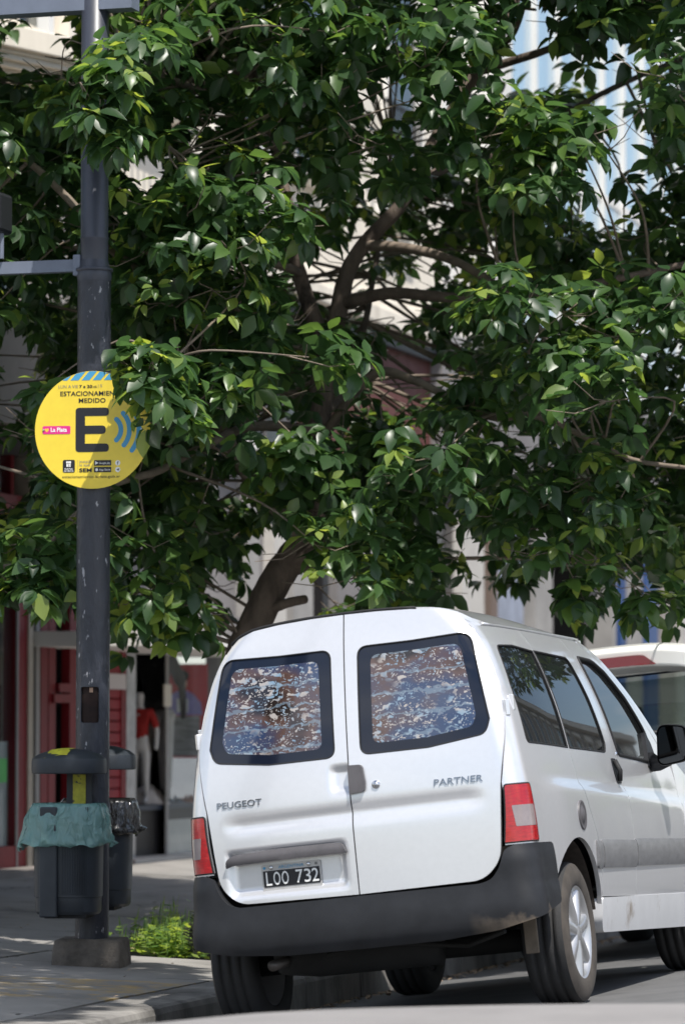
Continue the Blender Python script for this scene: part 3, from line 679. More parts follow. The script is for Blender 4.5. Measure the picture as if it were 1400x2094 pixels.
def dusty_bumper():
    m = BUMPM; n, l = m.node_tree.nodes, m.node_tree.links; b = n['Principled BSDF']; src = b.inputs['Base Color'].links[0].from_socket
    g = n.new('ShaderNodeTexCoord'); sp = n.new('ShaderNodeSeparateXYZ'); l.new(g.outputs['Object'], sp.inputs[0])
    nz = n.new('ShaderNodeTexNoise'); nz.inputs['Scale'].default_value = 7; nz.inputs['Detail'].default_value = 8; l.new(g.outputs['Object'], nz.inputs['Vector'])
    a = n.new('ShaderNodeMath'); a.operation = 'MULTIPLY_ADD'; a.inputs[1].default_value = .22; l.new(nz.outputs['Fac'], a.inputs[0]); a.inputs[2].default_value = -.11
    c = n.new('ShaderNodeMath'); c.operation = 'ADD'; l.new(sp.outputs[2], c.inputs[0]); l.new(a.outputs[0], c.inputs[1])
    r1 = n.new('ShaderNodeMapRange'); r1.inputs[1].default_value = .43; r1.inputs[2].default_value = .38; l.new(c.outputs[0], r1.inputs[0])
    r2 = n.new('ShaderNodeMapRange'); r2.inputs[1].default_value = .50; r2.inputs[2].default_value = .76; r2.inputs[4].default_value = .9; l.new(sp.outputs[0], r2.inputs[0])
    q = n.new('ShaderNodeMath'); q.operation = 'MULTIPLY'; l.new(r1.outputs[0], q.inputs[0]); l.new(r2.outputs[0], q.inputs[1])
    x = n.new('ShaderNodeMix'); x.data_type = 'RGBA'; l.new(q.outputs[0], x.inputs[0]); l.new(src, x.inputs[6]); x.inputs[7].default_value = (.30, .235, .17, 1); l.new(x.outputs[2], b.inputs['Base Color'])
dusty_bumper()
panel('rear_bumper', rpoly(ol, [.02]*len(ol), 3), bump_pt, BUMPM, van, h=.022, depth=.05, back=(0, 0, 0) if False else None)
# wheels
def wheel(cx, cy, sg):
    w = empty('wheel'); w.parent = van; w.location = (cx, cy, .312)
    M = Matrix.Rotation(math.pi/2*sg, 4, 'Y')                 # lathe axis -> outward x
    R0, h = .312, .094
    prof = [(.195, -.09), (.205, -.098), (.25, -.104), (.283, -.100), (.302, -.088), (.3095, -.070)]
    for z in (-.046, 0, .046): prof += [(.3115, z-.008), (.3045, z-.006), (.3045, z+.006), (.3115, z+.008)]
    prof += [(.3095, .070), (.302, .088)]
    MB().lathe(prof, 56, M).build('tyre', RUBBER, w, True)
    MB().lathe([(.302, .088), (.283, .100), (.25, .105), (.228, .104), (.205, .098), (.198, .092)], 56, M).build('sidewall', DUSTY, w, True)
    MB().lathe([(.200, -.09), (.190, -.08), (.172, 0), (.180, .07), (.194, .088), (.201, .096), (.205, .097)], 48, M).build('rim', ALLOY, w, True)
    sp = MB()
    for k in range(7):
        a = 2*math.pi*k/7; c, s = math.cos(a), math.sin(a)
        st = [(.035, .030, .088, .03), (.08, .026, .092, .03), (.13, .028, .090, .028), (.196, .038, .086, .02)]
        vs = []
        for r, hw, z, th in st:
            for dx, dz in ((-hw, -th), (-hw*.8, 0), (0, .006), (hw*.8, 0), (hw, -th)):
                vs.append(M @ Vector((r*c-dx*s, r*s+dx*c, z+dz)))
        sp.add(vs, [(i*5+j, i*5+j+1, i*5+j+6, i*5+j+5) for i in range(3) for j in range(4)])
    sp.build('spoke', ALLOY, w, True)
    MB().lathe([(.0001, .098), (.026, .097), (.034, .092), (.05, .088), (.05, .05)], 28, M).build('hub_cap', ALLOY, w, True)
    MB().lathe([(.0001, .045), (.17, .045)], 28, M).build('brake_disc', DARK, w)
for cy in (0, 2.693):
    wheel(.717, cy, 1); wheel(-.705, cy, -1)
# mud flap, exhaust, underside
MB().box(.655, .715, -.385, -.375, .25, .42, bev=.004).build('mud_flap', mat('mud_flap_rubber', (.16, .13, .10), .9, var=.4), van)
MB().box(-.70, .72, -.55, 3.2, .40, .46).build('floor_pan', DARK, van)
MB().tube([(-.75, 0, .30), (.75, 0, .30)], .05, 12).build('rear_axle', DARK, van, True)
MB().tube([(-.42, -.42, .36), (-.30, -.30, .345), (.25, -.26, .345)], [.10, .11, .11], 14).build('silencer', DARK, van, True)
MB().tube([(-.42, -.60, .31), (-.40, -.45, .32), (-.36, -.32, .33)], .024, 12).build('exhaust_pipe', mat('exhaust_metal', (.10, .09, .085), .5, .7), van, True)
MB().box(-.35, .45, .35, 1.1, .26, .40, bev=.04).build('fuel_tank', DARK, van)
MB().tube([(.60, -.50, .36), (.40, -.36, .31), (.0, -.40, .36), (-.2, -.5, .33)], .012, 6).build('brake_cable', DARK, van, True)
# cabin
SEATM = mat('seat_cloth', (.035, .036, .04), .9)
for sx in (.38, -.32):
    MB().box(sx-.24, sx+.24, 1.15, 1.65, .55, .80, bev=.06).build('seat', SEATM, van, True)
    MB().box(sx-.23, sx+.23, 1.02, 1.16, .75, 1.30, bev=.05).build('seat_back', SEATM, van, True)
    MB().box(sx-.12, sx+.12, 1.02, 1.10, 1.33, 1.50, bev=.03).build('headrest', SEATM, van, True)
MB().box(-.70, .76, 2.05, 2.45, .70, 1.04, bev=.08).build('dashboard', SEATM, van, True)
MB().lathe([(.17, -.012), (.185, 0), (.17, .012), (.155, 0), (.17, -.012)], 24, Matrix.Translation((-.32, 1.92, 1.02)) @ Matrix.Rotation(math.radians(65), 4, 'X')).build('steering_wheel', SEATM, van, True)
# door mirror
mr = empty('door_mirror'); mr.parent = van
for sg in (1,):
    def mir_pt(th, k): return 0
    c = Vector((.945+BO, 1.74, 1.135+DZ(2)))
    mb = MB(); rings = []
    for i, (dy, sc) in enumerate(((-.045, .96), (-.03, 1.0), (.02, .98), (.06, .82), (.085, .50), (.092, .12))):
        rr = []
        for p in rpoly([(-.088, -.105), (.080, -.085), (.088, .085), (-.070, .108)], .05, 4): rr.append(c+Vector((p.x*sc, dy-.10*(p.x)*.4, p.y*sc)))
        rings.append(rr)
    k = len(rings[0])
    mb.add([p for r in rings for p in r], [(i*k+j, i*k+(j+1) % k, (i+1)*k+(j+1) % k, (i+1)*k+j) for i in range(len(rings)-1) for j in range(k)]+[tuple(5*k+j for j in range(k))])
    mb.build('mirror_shell', BLACKP, mr, True)
    MB().add([p+Vector((0, .004, 0)) for p in [c+(q-c)*.93 for q in rings[0]]], [tuple(range(k))[::-1]]).build('mirror_glass', mat('mirror_glass', (.05, .05, .05), .03, 1.0), mr)
    MB().tube([side_pt(1.82, 1.06, .0), Vector((.85+BO, 1.78, 1.05+DZ(2))), Vector((.91+BO, 1.75, 1.065+DZ(2)))], [.05, .035, .03], 10).build('mirror_arm', BLACKP, mr, True)
    panel('mirror_base', [(1.74, 1.035), (1.98, 1.03), (1.93, 1.16), (1.86, 1.21)], lambda a, b: side_pt(a, b, .008), BLACKP, mr, h=.04, depth=.02)
mL = empty('door_mirror'); mL.parent = van
for c_ in list(mr.children): mirrored(c_, mL, dx=BO)

# ------------------------------------------------------------------ signal pole with arms and hatch
PX, PY = at_Y(188, 1990, 19.7).x, 19.7
PZ = walk_z(to_sn((PX, PY))[1])
pole = empty('signal_pole', (PX, PY, PZ), 0, 'dark blue-grey steel pole with a round yellow sign and horizontal arms', 'pole')
def zpix(v, Y=19.7): return at_Y(188, v, Y).z-PZ
z_col, z_top = zpix(552), 6.2
RL, RU = .0865, .0715
ZH0, ZH1 = zpix(1478), zpix(1405)
# lower tube with an open service hatch
def cyl(a, z, r=RL):
    r *= 1+.006*noise.noise(Vector((a*6, z*3, 0))); th = a/RL-math.pi/2
    return Vector((r*math.cos(th), r*math.sin(th), z))
half = math.pi*RL
hc = -.012
hole = rpoly([(hc-.050, ZH0), (hc+.050, ZH0), (hc+.050, ZH1), (hc-.050, ZH1)], .012, 3)
panel('lower_tube', [(-half, .1), (half, .1), (half, z_col-.05), (-half, z_col-.05)], cyl, POLE, pole, [hole], h=.03, depth=.006)
MB().lathe([(RL-.012, ZH0-.1), (RL-.012, ZH1+.1)], 24).build('inner_tube', mat('dark_inside', (.016, .007, .005), .9, var=.5, vscale=20), pole, True)  # mottled near-black brown liner behind the open hatch
MB().tube([(-.01, -.05, ZH1-.02), (-.012, -.055, ZH1-.07), (.004, -.05, ZH0+.03), (-.02, -.05, ZH0+.005)], .004, 6).build('wire', mat('wire', (.03, .03, .03), .5), pole, True)
MB().box(-.012, .006, -.078, -.062, ZH1-.028, ZH1-.004).build('terminal', mat('terminal', (.35, .22, .15), .7), pole)
MB().lathe([(RL, z_col-.06), (RL+.003, z_col-.04), (RL+.002, z_col-.01), (RL-.004, z_col+.008), (RU+.004, z_col+.03), (RU, z_col+.05)], 36).build('reducer', POLE2, pole, True)
MB().lathe([(RL, z_col-.012), (RL+.010, z_col-.008), (RL+.010, z_col+.006), (RU, z_col+.012)], 36).build('clamp_ring', POLE2, pole, True)
MB().lathe([(RU, z_col+.04), (RU, z_col+.155), (RU+.002, z_col+.160), (RU+.002, z_col+.166), (RU, z_col+.17), (RU, z_top), (.0001, z_top)], 36).build('upper_tube', POLE2, pole, True)
def along(o): o.rotation_euler = (0, 0, -YAW); return o
za = zpix(543)
arm = along(MB().box(-1.15, -RU-.005, -.03, .03, za-.030, za+.032).build('lower_arm', BEAM, pole))
along(MB().box(-RU-.03, -RU+.012, -.05, .05, za-.055, za+.055, bev=.006).build('arm_bracket', BEAM, pole))
zb = zpix(24)
along(MB().box(-1.6, .22, -.06, .06, zb, zb+.16).build('top_beam', BEAM, pole))
# traffic signal hanging from the left arms
sgp = at_Y(-38, 440, 19.75)
sig = empty('traffic_signal', sgp, -YAW, 'dark traffic signal head held between the pole arms', 'traffic light')
MB().box(-.14, .14, -.1, .1, -.10, .11, bev=.02).build('signal_housing', mat('signal_black', (.02, .022, .026), .5), sig)
MB().tube([(.115, 0, -.1), (.115, 0, -.23)], .012, 8).build('hanger_rod', BEAM, sig)
MB().tube([(-.05, 0, .1), (-.05, 0, zb+PZ-sgp.z+.05)], .012, 8).build('hanger_rod', BEAM, sig)
for k in range(1): MB().lathe([(.085, 0), (.09, -.12), (.07, -.01), (.0001, -.01)], 20, Matrix.Translation((0, -.1, .03+.2*k)) @ Matrix.Rotation(-math.pi/2, 4, 'X')).build('lens_hood', DARK, sig, True)
# concrete footing
foot = MB(); k = 0
for z, sc in ((-.05, 1.04), (.04, 1.03), (.10, 1.0), (.135, .96), (.145, .90)):
    for p in resample(rpoly([(-.172, -.172), (.172, -.172), (.172, .172), (-.172, .172)], .02, 3), .04):
        q = Vector((p.x*sc, p.y*sc, z)); q += Vector((noise.noise(q*14), noise.noise(q*14+Vector((5, 0, 0))), noise.noise(q*14+Vector((0, 9, 0)))*.5))*.009; foot.v.append(tuple(q))
m_ = len(foot.v)//5
foot.f = [(i*m_+j, i*m_+(j+1) % m_, (i+1)*m_+(j+1) % m_, (i+1)*m_+j) for i in range(4) for j in range(m_)]+[tuple(4*m_+j for j in range(m_))]; foot.mi = [0]*len(foot.f)
fo_ = foot.build('pole_footing', mat('footing_concrete', (.115, .10, .085), .95, var=.45, vscale=9, bump=.9, bscale=40), None)
fo_.location = (PX+.0, PY, PZ); fo_.rotation_euler = (0, 0, -.12); tag(fo_, 'worn concrete block holding the foot of the pole', 'footing')

# ------------------------------------------------------------------ round parking sign
sc_ = at_Y(190, 879, 19.58)
sign = empty('parking_sign', sc_, -math.radians(9), 'round yellow metered-parking sign with a large black letter E', 'sign')
SR = .302; SK = SR/612.0
def sg(zx, zy, l=0.0): return Vector(((zx-695)*SK, -.003-l, -(zy-692)*SK))
def sgx(x, y, l=0.0): return Vector((x, -.003-l, y))
disc = [Vector((SR*math.cos(a), SR*math.sin(a))) for a in [2*math.pi*k/96 for k in range(96)]]
MB().poly([(p.x, .0025, p.y) for p in disc], (0, -.005, 0)).build('sign_plate', YEL, sign)
MB().box(-.12, .12, .004, .02, -.015, .015).build('mounting_strap', BEAM, sign)
def flat(name, pts, m, lift=.0006):
    return MB().add([sg(x, y, lift) for x, y in pts], [tuple(range(len(pts)))]).build(name, m, sign)
for k in range(7):                                             # slanted blue stripes, cut to the disc
    x0 = 340+118*k; raw = [(x0, 175), (x0+85, 175), (x0+85+115, 40), (x0+115, 40)]
    out = []
    N = 14
    pl = []
    for i in range(4):
        a, b = raw[i], raw[(i+1) % 4]
        for t in range(N): pl.append((a[0]+(b[0]-a[0])*t/N, a[1]+(b[1]-a[1])*t/N))
    ok = []
    for x, y in pl:
        dx, dy = x-695, y-692; r = math.hypot(dx, dy)
        if r > 610: 
            if y >= 174.9: continue
            yy = 692-math.sqrt(max(0, 610**2-dx*dx)); 
            if yy > 175: continue
            y = yy
        ok.append((x, y))
    if len(ok) > 3: flat('blue_stripe', ok, BLUE)
def stext(txt, x0, x1, y0, y1, m=BLK, bold=0.0, lift=.0012): return lettering('sign_lettering', txt, x0, x1, y1, y0, lambda x, y, l=0: sg(x, y, lift), m, sign, bold)
stext('LUN A VIE', 333, 540, 224, 256, GREY); stext('7 a 20', 553, 690, 224, 256, BLK, .03); stext('HS', 697, 738, 234, 256, BLK, .02); stext('| S', 752, 795, 220, 258, GREY)
stext('ESTACIONAMIENTO', 352, 1035, 289, 338, BLK, .012); stext('MEDIDO', 548, 832, 362, 410, BLK, .012)
Eo = rpoly([(515, 462), (868, 462), (868, 548), (615, 548), (615, 648), (835, 648), (835, 735), (615, 735), (615, 835), (868, 835), (868, 922), (515, 922)], [40, 44, 44, 4, 4, 44, 44, 4, 4, 44, 44, 40], 7)
panel('letter_e', [Vector((p.x, -p.y)) for p in Eo][::-1], lambda a, b: sg(a, -b, .0008), BLK, sign, h=60, depth=0)
for r, a0, a1 in ((145, -48, 48), (250, -43, 40), (350, -35, 38)):   # radio waves
    cx_, cy_ = 850 if r == 145 else 835, 694
    st = []
    for k in range(25):
        a = math.radians(a0+(a1-a0)*k/24); st.append((cx_+r*math.cos(a), cy_+r*math.sin(a)))
    def band(w):
        L = []; Rr = []
        for k, (x, y) in enumerate(st):
            a = math.radians(a0+(a1-a0)*k/24); L.append((x+w*math.cos(a), y+w*math.sin(a))); Rr.append((x-w*math.cos(a), y-w*math.sin(a)))
        aa = math.radians(a1); e1 = [(st[-1][0]+w*math.cos(aa+t), st[-1][1]+w*math.sin(aa+t)) for t in [math.pi*j/8 for j in range(1, 8)]]
        ab = math.radians(a0); e0 = [(st[0][0]-w*math.cos(ab+t), st[0][1]-w*math.sin(ab+t)) for t in [math.pi*j/8 for j in range(1, 8)]]
        return L+e1+Rr[::-1]+e0
    panel('radio_wave', [Vector((x, -y)) for x, y in band(25)][::-1], lambda a, b: sg(a, -b, .0008), BLUE, sign, h=80, depth=0)
def rr(name, x0, x1, y0, y1, m, r=12, lift=.0008): return panel(name, [Vector((p.x, -p.y)) for p in rpoly([(x0, y0), (x1, y0), (x1, y1), (x0, y1)], r, 4)][::-1], lambda a, b: sg(a, -b, lift), m, sign, h=120, depth=0)
rr('pink_label', 165, 460, 648, 732, PINK, 14); stext('La Plata', 252, 424, 664, 710, PRW, .03, .0016)
hp = [(210+22*16*math.sin(t)**3/16, 690-1.45*(13*math.cos(t)-5*math.cos(2*t)-2*math.cos(3*t)-math.cos(4*t))) for t in [2*math.pi*k/24 for k in range(24)]]
flat('heart_mark', hp, HEART, .0014)
rr('outlet_panel', 381, 509, 1002, 1134, BLK, 18); stext('PUNTOS', 402, 486, 1088, 1106, PRW, .01, .0014); stext('DE VENTA', 396, 494, 1110, 1126, PRW, .01, .0014)
for i in range(4): rr('outlet_icon', 418+13*i, 429+13*i, 1016, 1040, PRW, 3, .0014)
rr('outlet_icon', 420, 438, 1046, 1074, PRW, 2, .0014); rr('outlet_icon', 442, 466, 1046, 1062, PRW, 2, .0014); rr('outlet_icon', 442, 466, 1067, 1074, PRW, 2, .0014)
rr('divider_line', 539, 541, 1005, 1135, GREY, 0.5); rr('divider_line', 912, 914, 1005, 1135, GREY, .5)
stext('instalá', 558, 676, 1004, 1036, GREY); stext('la app', 558, 670, 1042, 1078, GREY); stext('SEM', 556, 688, 1090, 1132, BLK, .03)
rr('store_panel', 712, 895, 1008, 1066, BLK, 8); rr('store_panel', 712, 895, 1078, 1134, BLK, 8)
flat('play_mark', [(725, 1018), (725, 1056), (757, 1037)], PRW, .0014); stext('Google play', 766, 886, 1028, 1054, PRW, .005, .0014)
stext('App Store', 766, 886, 1096, 1124, PRW, .005, .0014); flat('apple_mark', [(740+14*math.cos(t)*(1+.08*math.cos(3*t)), 1108+16*math.sin(t)) for t in [2*math.pi*k/16 for k in range(16)]], PRW, .0014); flat('apple_mark', [(740, 1090), (748, 1082), (747, 1088)], PRW, .0014)
for cy_ in (1038, 1107): flat('round_icon', [(963+27*math.cos(t), cy_+27*math.sin(t)) for t in [2*math.pi*k/24 for k in range(24)]], PRW, .001)
stext('f', 955, 972, 1022, 1056, BLK, .02, .0016); flat('plane_mark', [(948, 1108), (980, 1093), (972, 1122), (962, 1114)], BLK, .0016)
stext('estacionamiento.laplata.gob.ar', 376, 988, 1164, 1200, BLK, .002)
for zx in (176, 1215): MB().lathe([(.0001, .004), (.004, .004), (.0065, .001), (.0065, 0)], 14, Matrix.Translation(sg(zx, 690, .001)) @ Matrix.Rotation(math.pi/2, 4, 'X')).build('bolt', CHROME, sign, True)

# ------------------------------------------------------------------ litter bins
def bin_body(name, label, c, rz, bagm, bag_drop, seed, open_flare):
    b = empty(name, c, rz, label, 'litter bin', 'litter bins strapped to the pole'); r_ = random.Random(seed)
    w, d, h0, h1 = .172, .165, .0, .545
    def ring(z, sx, sy, seg=48, p=3.2):
        out = []
        for k in range(seg):
            a = 2*math.pi*k/seg; ca, sa = math.cos(a), math.sin(a); q = (abs(ca)**p+abs(sa)**p)**(-1/p); out.append(Vector((sx*q*ca, sy*q*sa, z)))
        return out
    mb = MB(); R = [ring(.0, w*.88, d*.88), ring(.012, w*.92, d*.92), ring(.014, w*.93, d*.93), ring(.085, w*.94, d*.94), ring(.088, w*.965, d*.965), ring(h1, w, d), ring(h1, w-.012, d-.012), ring(h1-.2, w-.014, d-.014)]
    k = 48; mb.add([p for r in R for p in r], [(i*k+j, i*k+(j+1) % k, (i+1)*k+(j+1) % k, (i+1)*k+j) for i in range(len(R)-1) for j in range(k)]+[tuple(range(k))[::-1]])
    mb.build('bin_body', BINM, b, auto=40)
    rb = MB()                                                 # fine vertical ribs on the front
    for i in range(17):
        x = -.005+.0085*i
        if x > .13: break
        rb.add([Vector((x+dx, -d*(.955+.035*t)-.0025*e-.001+.0*x, .10+.44*t)) for t in (0, 1) for dx, e in ((-.0022, 0), (0, 1), (.0022, 0))], [(0, 1, 4, 3), (1, 2, 5, 4)])
    rb.build('rib_panel', BINM, b)
    MB().box(-.118, -.028, -d-.020, -d+.03, -.012, h1-.005, bev=.008).build('front_flange', BINM, b)
    MB().box(-.10, .11, -d*.80, d*.80, -.018, .004).build('drain_tray', DARK, b)
    # lid on its back post
    prof = [(.98, .705), (1.015, .708), (1.025, .716), (1.025, .765), (1.01, .780), (.85, .803), (.5, .824), (.2, .831), (.001, .832)]
    L = [[Vector((p.x*s*1.06, p.y*s*1.06, z)) for p in ring(0, w*1.0, d*1.0, 48, 2.5)] for s, z in prof]
    mb = MB(); mb.add([p for r in L for p in r], [(i*k+j, i*k+(j+1) % k, (i+1)*k+(j+1) % k, (i+1)*k+j) for i in range(len(L)-1) for j in range(k)]+[tuple(range(k))[::-1]]); mb.build('lid', BINM, b, auto=35)
    for x in (-.02, .05): MB().box(x-.008, x+.05, d*.55, d*.70, .40, .71).build('lid_post', BINM, b)
    # bag folded over the rim
    rings = []; levels = [(.50, .93, 0), (h1+.004, .95, 0), (h1+.012, 1.02, .3), (h1-.01, 1.10, .5), (h1-.06, 1.15+.03*open_flare, .7), (h1-.12, 1.16+.05*open_flare, .8), (h1-bag_drop+.03, 1.18+.08*open_flare, .9), (h1-bag_drop+.008, 1.25+.09*open_flare, 1.2), (h1-bag_drop, 1.20+.09*open_flare, 1.1)]
    S = 96
    for li, (z, sc, am) in enumerate(levels):
        rr_ = []
        for j, p in enumerate(ring(z, w*sc, d*sc, S, 3.2)):
            a = 2*math.pi*j/S; nz = noise.noise(Vector((math.cos(a)*4.5+seed, math.sin(a)*4.5, li*.5)))+.6*noise.noise(Vector((math.cos(a)*13+seed, math.sin(a)*13, li*.9)))+.3*noise.noise(Vector((math.cos(a)*30+seed, math.sin(a)*30, li*1.5)))
            dr = p.copy(); dr.z = 0; dr.normalize(); q = p+dr*.026*am*nz
            if li >= 6: q.z += .022*noise.noise(Vector((math.cos(a)*3+9+seed, math.sin(a)*3, 2)))+.012*nz
            if li >= 6 and open_flare: q += dr*.05*max(0, -math.cos(a)-.75)*4*.6; q.z -= .05*max(0, -math.cos(a)-.80)*3
            rr_.append(q)
        rings.append(rr_)
    mb = MB(); mb.add([p for r in rings for p in r], [(i*S+j, i*S+(j+1) % S, (i+1)*S+(j+1) % S, (i+1)*S+j) for i in range(len(rings)-1) for j in range(S)])
    o = mb.build('bin_bag', bagm, b, True)
    return b
def bagmat(name, col, transp, rough):
    m = bpy.data.materials.new(name); m.use_nodes = True; n, l = m.node_tree.nodes, m.node_tree.links; b = n['Principled BSDF']
    b.inputs['Base Color'].default_value = (*col, 1); b.inputs['Roughness'].default_value = rough; b.inputs['Specular IOR Level'].default_value = .8
    nz = n.new('ShaderNodeTexNoise'); nz.inputs['Scale'].default_value = 9; nz.inputs['Detail'].default_value = 3; nz.inputs['Distortion'].default_value = 2.0
    tc = n.new('ShaderNodeTexCoord'); mp = n.new('ShaderNodeMapping'); mp.inputs['Scale'].default_value = (1.6, 1.6, .8); l.new(tc.outputs['Object'], mp.inputs[0]); l.new(mp.outputs[0], nz.inputs['Vector'])
    bp = n.new('ShaderNodeBump'); bp.inputs['Strength'].default_value = .8; bp.inputs['Distance'].default_value = .03; l.new(nz.outputs['Fac'], bp.inputs['Height']); l.new(bp.outputs[0], b.inputs['Normal'])
    tr = n.new('ShaderNodeBsdfTransparent'); tr.inputs[0].default_value = (.62, .85, .80, 1); mx = n.new('ShaderNodeMixShader'); mx.inputs[0].default_value = transp
    l.new(b.outputs[0], mx.inputs[1]); l.new(tr.outputs[0], mx.inputs[2]); l.new(mx.outputs[0], n['Material Output'].inputs[0]); return m
zb0 = at_Y(140, 1868, 19.48).z
b1 = bin_body('litter_bin', 'grey litter bin lined with a translucent green bag', (at_Y(141, 1800, 19.46).x, 19.46, zb0), -.10, bagmat('green_bag', (.24, .44, .41), .42, .11), .20, 3, 1)
b2 = bin_body('litter_bin', 'grey litter bin lined with a black bag behind the pole', (at_Y(203, 1800, 20.0).x, 20.0, at_Y(200, 1852, 20.0).z), -.10+math.pi, bagmat('black_bag', (.012, .012, .013), .0, .13), .17, 8, 0)
STK = mat('yellow_sticker', (.50, .48, .04), .5, var=.25, vscale=25, col2=(.05, .055, .05), thr=(.60, .64), c2scale=30)
def lid_z(x, y): r = max(abs(x)/(.172*1.06), abs(y)/(.165*1.06)); return lerpc([(0, .832), (.2, .831), (.5, .824), (.85, .803), (1.01, .780)], min(1.0, math.hypot(x/.182, y/.175)))
mb = MB(); G = 8
for i in range(G+1):
    for j in range(G+1):
        x = -.10+.115*i/G+.02*j/G; y = -.155+.16*j/G; mb.v.append((x, y, lid_z(x, y)+.003))
mb.f = [(i*(G+1)+j, (i+1)*(G+1)+j, (i+1)*(G+1)+j+1, i*(G+1)+j+1) for i in range(G) for j in range(G)]; mb.mi = [0]*len(mb.f)
mb.build('yellow_sticker', STK, b1)
MB().box(.005, .07, .085, .09, .52, .70).build('yellow_sticker', STK, b1)
for bb, off in ((b1, 1), (b2, 1)):
    MB().box(-.02, .05, .15, .24, .30, .34).build('pole_bracket', BINM, bb); MB().box(-.02, .05, .15, .24, .08, .12).build('pole_bracket', BINM, bb)

# ------------------------------------------------------------------ street tree
def leaf_mat():
    m = bpy.data.materials.new('leaf'); m.use_nodes = True; n, l = m.node_tree.nodes, m.node_tree.links; b = n['Principled BSDF']; MATS['leaf'] = m
    at = n.new('ShaderNodeAttribute'); at.attribute_name = 'tone'; at.attribute_type = 'GEOMETRY'
    rp = n.new('ShaderNodeValToRGB'); e = rp.color_ramp.elements; e[0].position = 0; e[0].color = (.022, .048, .022, 1); e[1].position = 1; e[1].color = (.22, .29, .07, 1)
    k = e.new(.55); k.color = (.040, .088, .030, 1); k = e.new(.80); k.color = (.088, .160, .040, 1)
    oi = n.new('ShaderNodeObjectInfo'); ad = n.new('ShaderNodeMath'); ad.operation = 'ADD'; ad.use_clamp = True
    l.new(at.outputs['Fac'], rp.inputs[0]); l.new(rp.outputs[0], b.inputs['Base Color'])
    b.inputs['Roughness'].default_value = .36; b.inputs['Specular IOR Level'].default_value = .6
    t = n.new('ShaderNodeBsdfTranslucent'); h = n.new('ShaderNodeHueSaturation'); h.inputs['Hue'].default_value = .475; h.inputs['Saturation'].default_value = 1.15; h.inputs['Value'].default_value = 3.0
    l.new(rp.outputs[0], h.inputs['Color']); l.new(h.outputs[0], t.inputs[0])
    mx = n.new('ShaderNodeMixShader'); mx.inputs[0].default_value = .40; l.new(b.outputs[0], mx.inputs[1]); l.new(t.outputs[0], mx.inputs[2]); l.new(mx.outputs[0], n['Material Output'].inputs[0])
    return m
LEAF = leaf_mat()
# leaf shapes, unit length along +x, folded on the midrib, tip drooping
def leaf_shape(fold, droop, wid):
    V = []; sec = [(0, .0), (.12, .10), (.35, .245), (.62, .215), (.85, .10), (1.0, 0)]
    for x, w in sec:
        z = -droop*x*x
        V.append((x, 0, z-.0)); V.append((x, w*wid, z+w*fold)); V.append((x, -w*wid, z+w*fold))
    F = []
    for i in range(5):
        a, b = i*3, i*3+3
        F.append((a, a+1, b+1, b)); F.append((a, b, b+2, a+2))
    return np.array(V, dtype=np.float64), F
LS = [leaf_shape(.30, .16, 1.10), leaf_shape(.45, .28, 1.05), leaf_shape(.18, .08, 1.2), leaf_shape(.35, .40, 1.12)]
T0 = at_Y(445, 1895, 22.3); T0.z = walk_z(to_sn(T0)[1])-.05
tree = empty('street_tree', T0, 0, 'leafy broadleaf street tree leaning from the pavement over the van', 'tree')
BARK = mat('bark', (.13, .10, .08), .9, var=.45, vscale=9, bump=1.0, bscale=45, col2=(.018, .014, .012), thr=(.60, .72), c2scale=5, stretch=(1, 1, .45))
TWIG = mat('twig_bark', (.20, .16, .125), .85, var=.35, vscale=12)
def P3(u, v, Y): return at_Y(u, v, Y)-T0
def spl(pts, n=8):
    out = []
    for i in range(len(pts)-1):
        p0 = pts[max(0, i-1)]; p1 = pts[i]; p2 = pts[i+1]; p3 = pts[min(len(pts)-1, i+2)]
        for k in range(n):
            t = k/n; out.append(.5*((2*p1)+(-p0+p2)*t+(2*p0-5*p1+4*p2-p3)*t*t+(-p0+3*p1-3*p2+p3)*t**3))
    return out+[pts[-1]]
SKEL = []
def limb(name, pts, r0, r1, m, wob=.02, seg=10, n=8):
    q = spl([Vector(p) for p in pts], n); L = len(q)
    q = [p+Vector((noise.noise(p*3.1), noise.noise(p*3.1+Vector((7, 0, 0))), noise.noise(p*3.1+Vector((0, 7, 0)))*.5))*wob for p in q]
    rs = [(r0+(r1-r0)*i/(L-1))*(1+.10*noise.noise(Vector((i*.6, r0*50, 0)))) for i in range(L)]
    SKEL.extend([(p, r) for p, r in zip(q, rs)])
    return MB().tube(q, rs, seg).build(name, m, tree, True)
Z0 = Vector((0, 0, 0))
fork = P3(640, 1085, 22.3)
limb('trunk', [Z0, P3(455, 1600, 22.3), P3(478, 1400, 22.3), P3(530, 1255, 22.3), P3(590, 1150, 22.3), fork, P3(648, 980, 22.3), P3(650, 850, 22.35), P3(672, 720, 22.4)], .115, .068, BARK, .015, 14)
limb('branch', [P3(600, 1150, 22.3), P3(660, 1130, 22.2), P3(712, 1150, 22.1)], .085, .06, BARK, .01, 12)
limb('branch', [P3(672, 730, 22.4), P3(700, 590, 22.4), P3(745, 500, 22.5), P3(820, 410, 22.5), P3(905, 260, 22.6), P3(960, 150, 22.7), P3(1040, 40, 22.8), P3(1120, -200, 22.9)], .055, .024, BARK)
limb('branch', [P3(672, 740, 22.4), P3(610, 560, 22.5), P3(600, 480, 22.5), P3(560, 300, 22.7), P3(500, 80, 22.9), P3(420, -250, 23)], .05, .022, BARK)
limb('branch', [P3(690, 620, 22.4), P3(800, 598, 22.2), P3(940, 610, 22.0), P3(1120, 600, 21.8), P3(1300, 560, 21.6), P3(1500, 520, 21.5)], .040, .015, BARK)
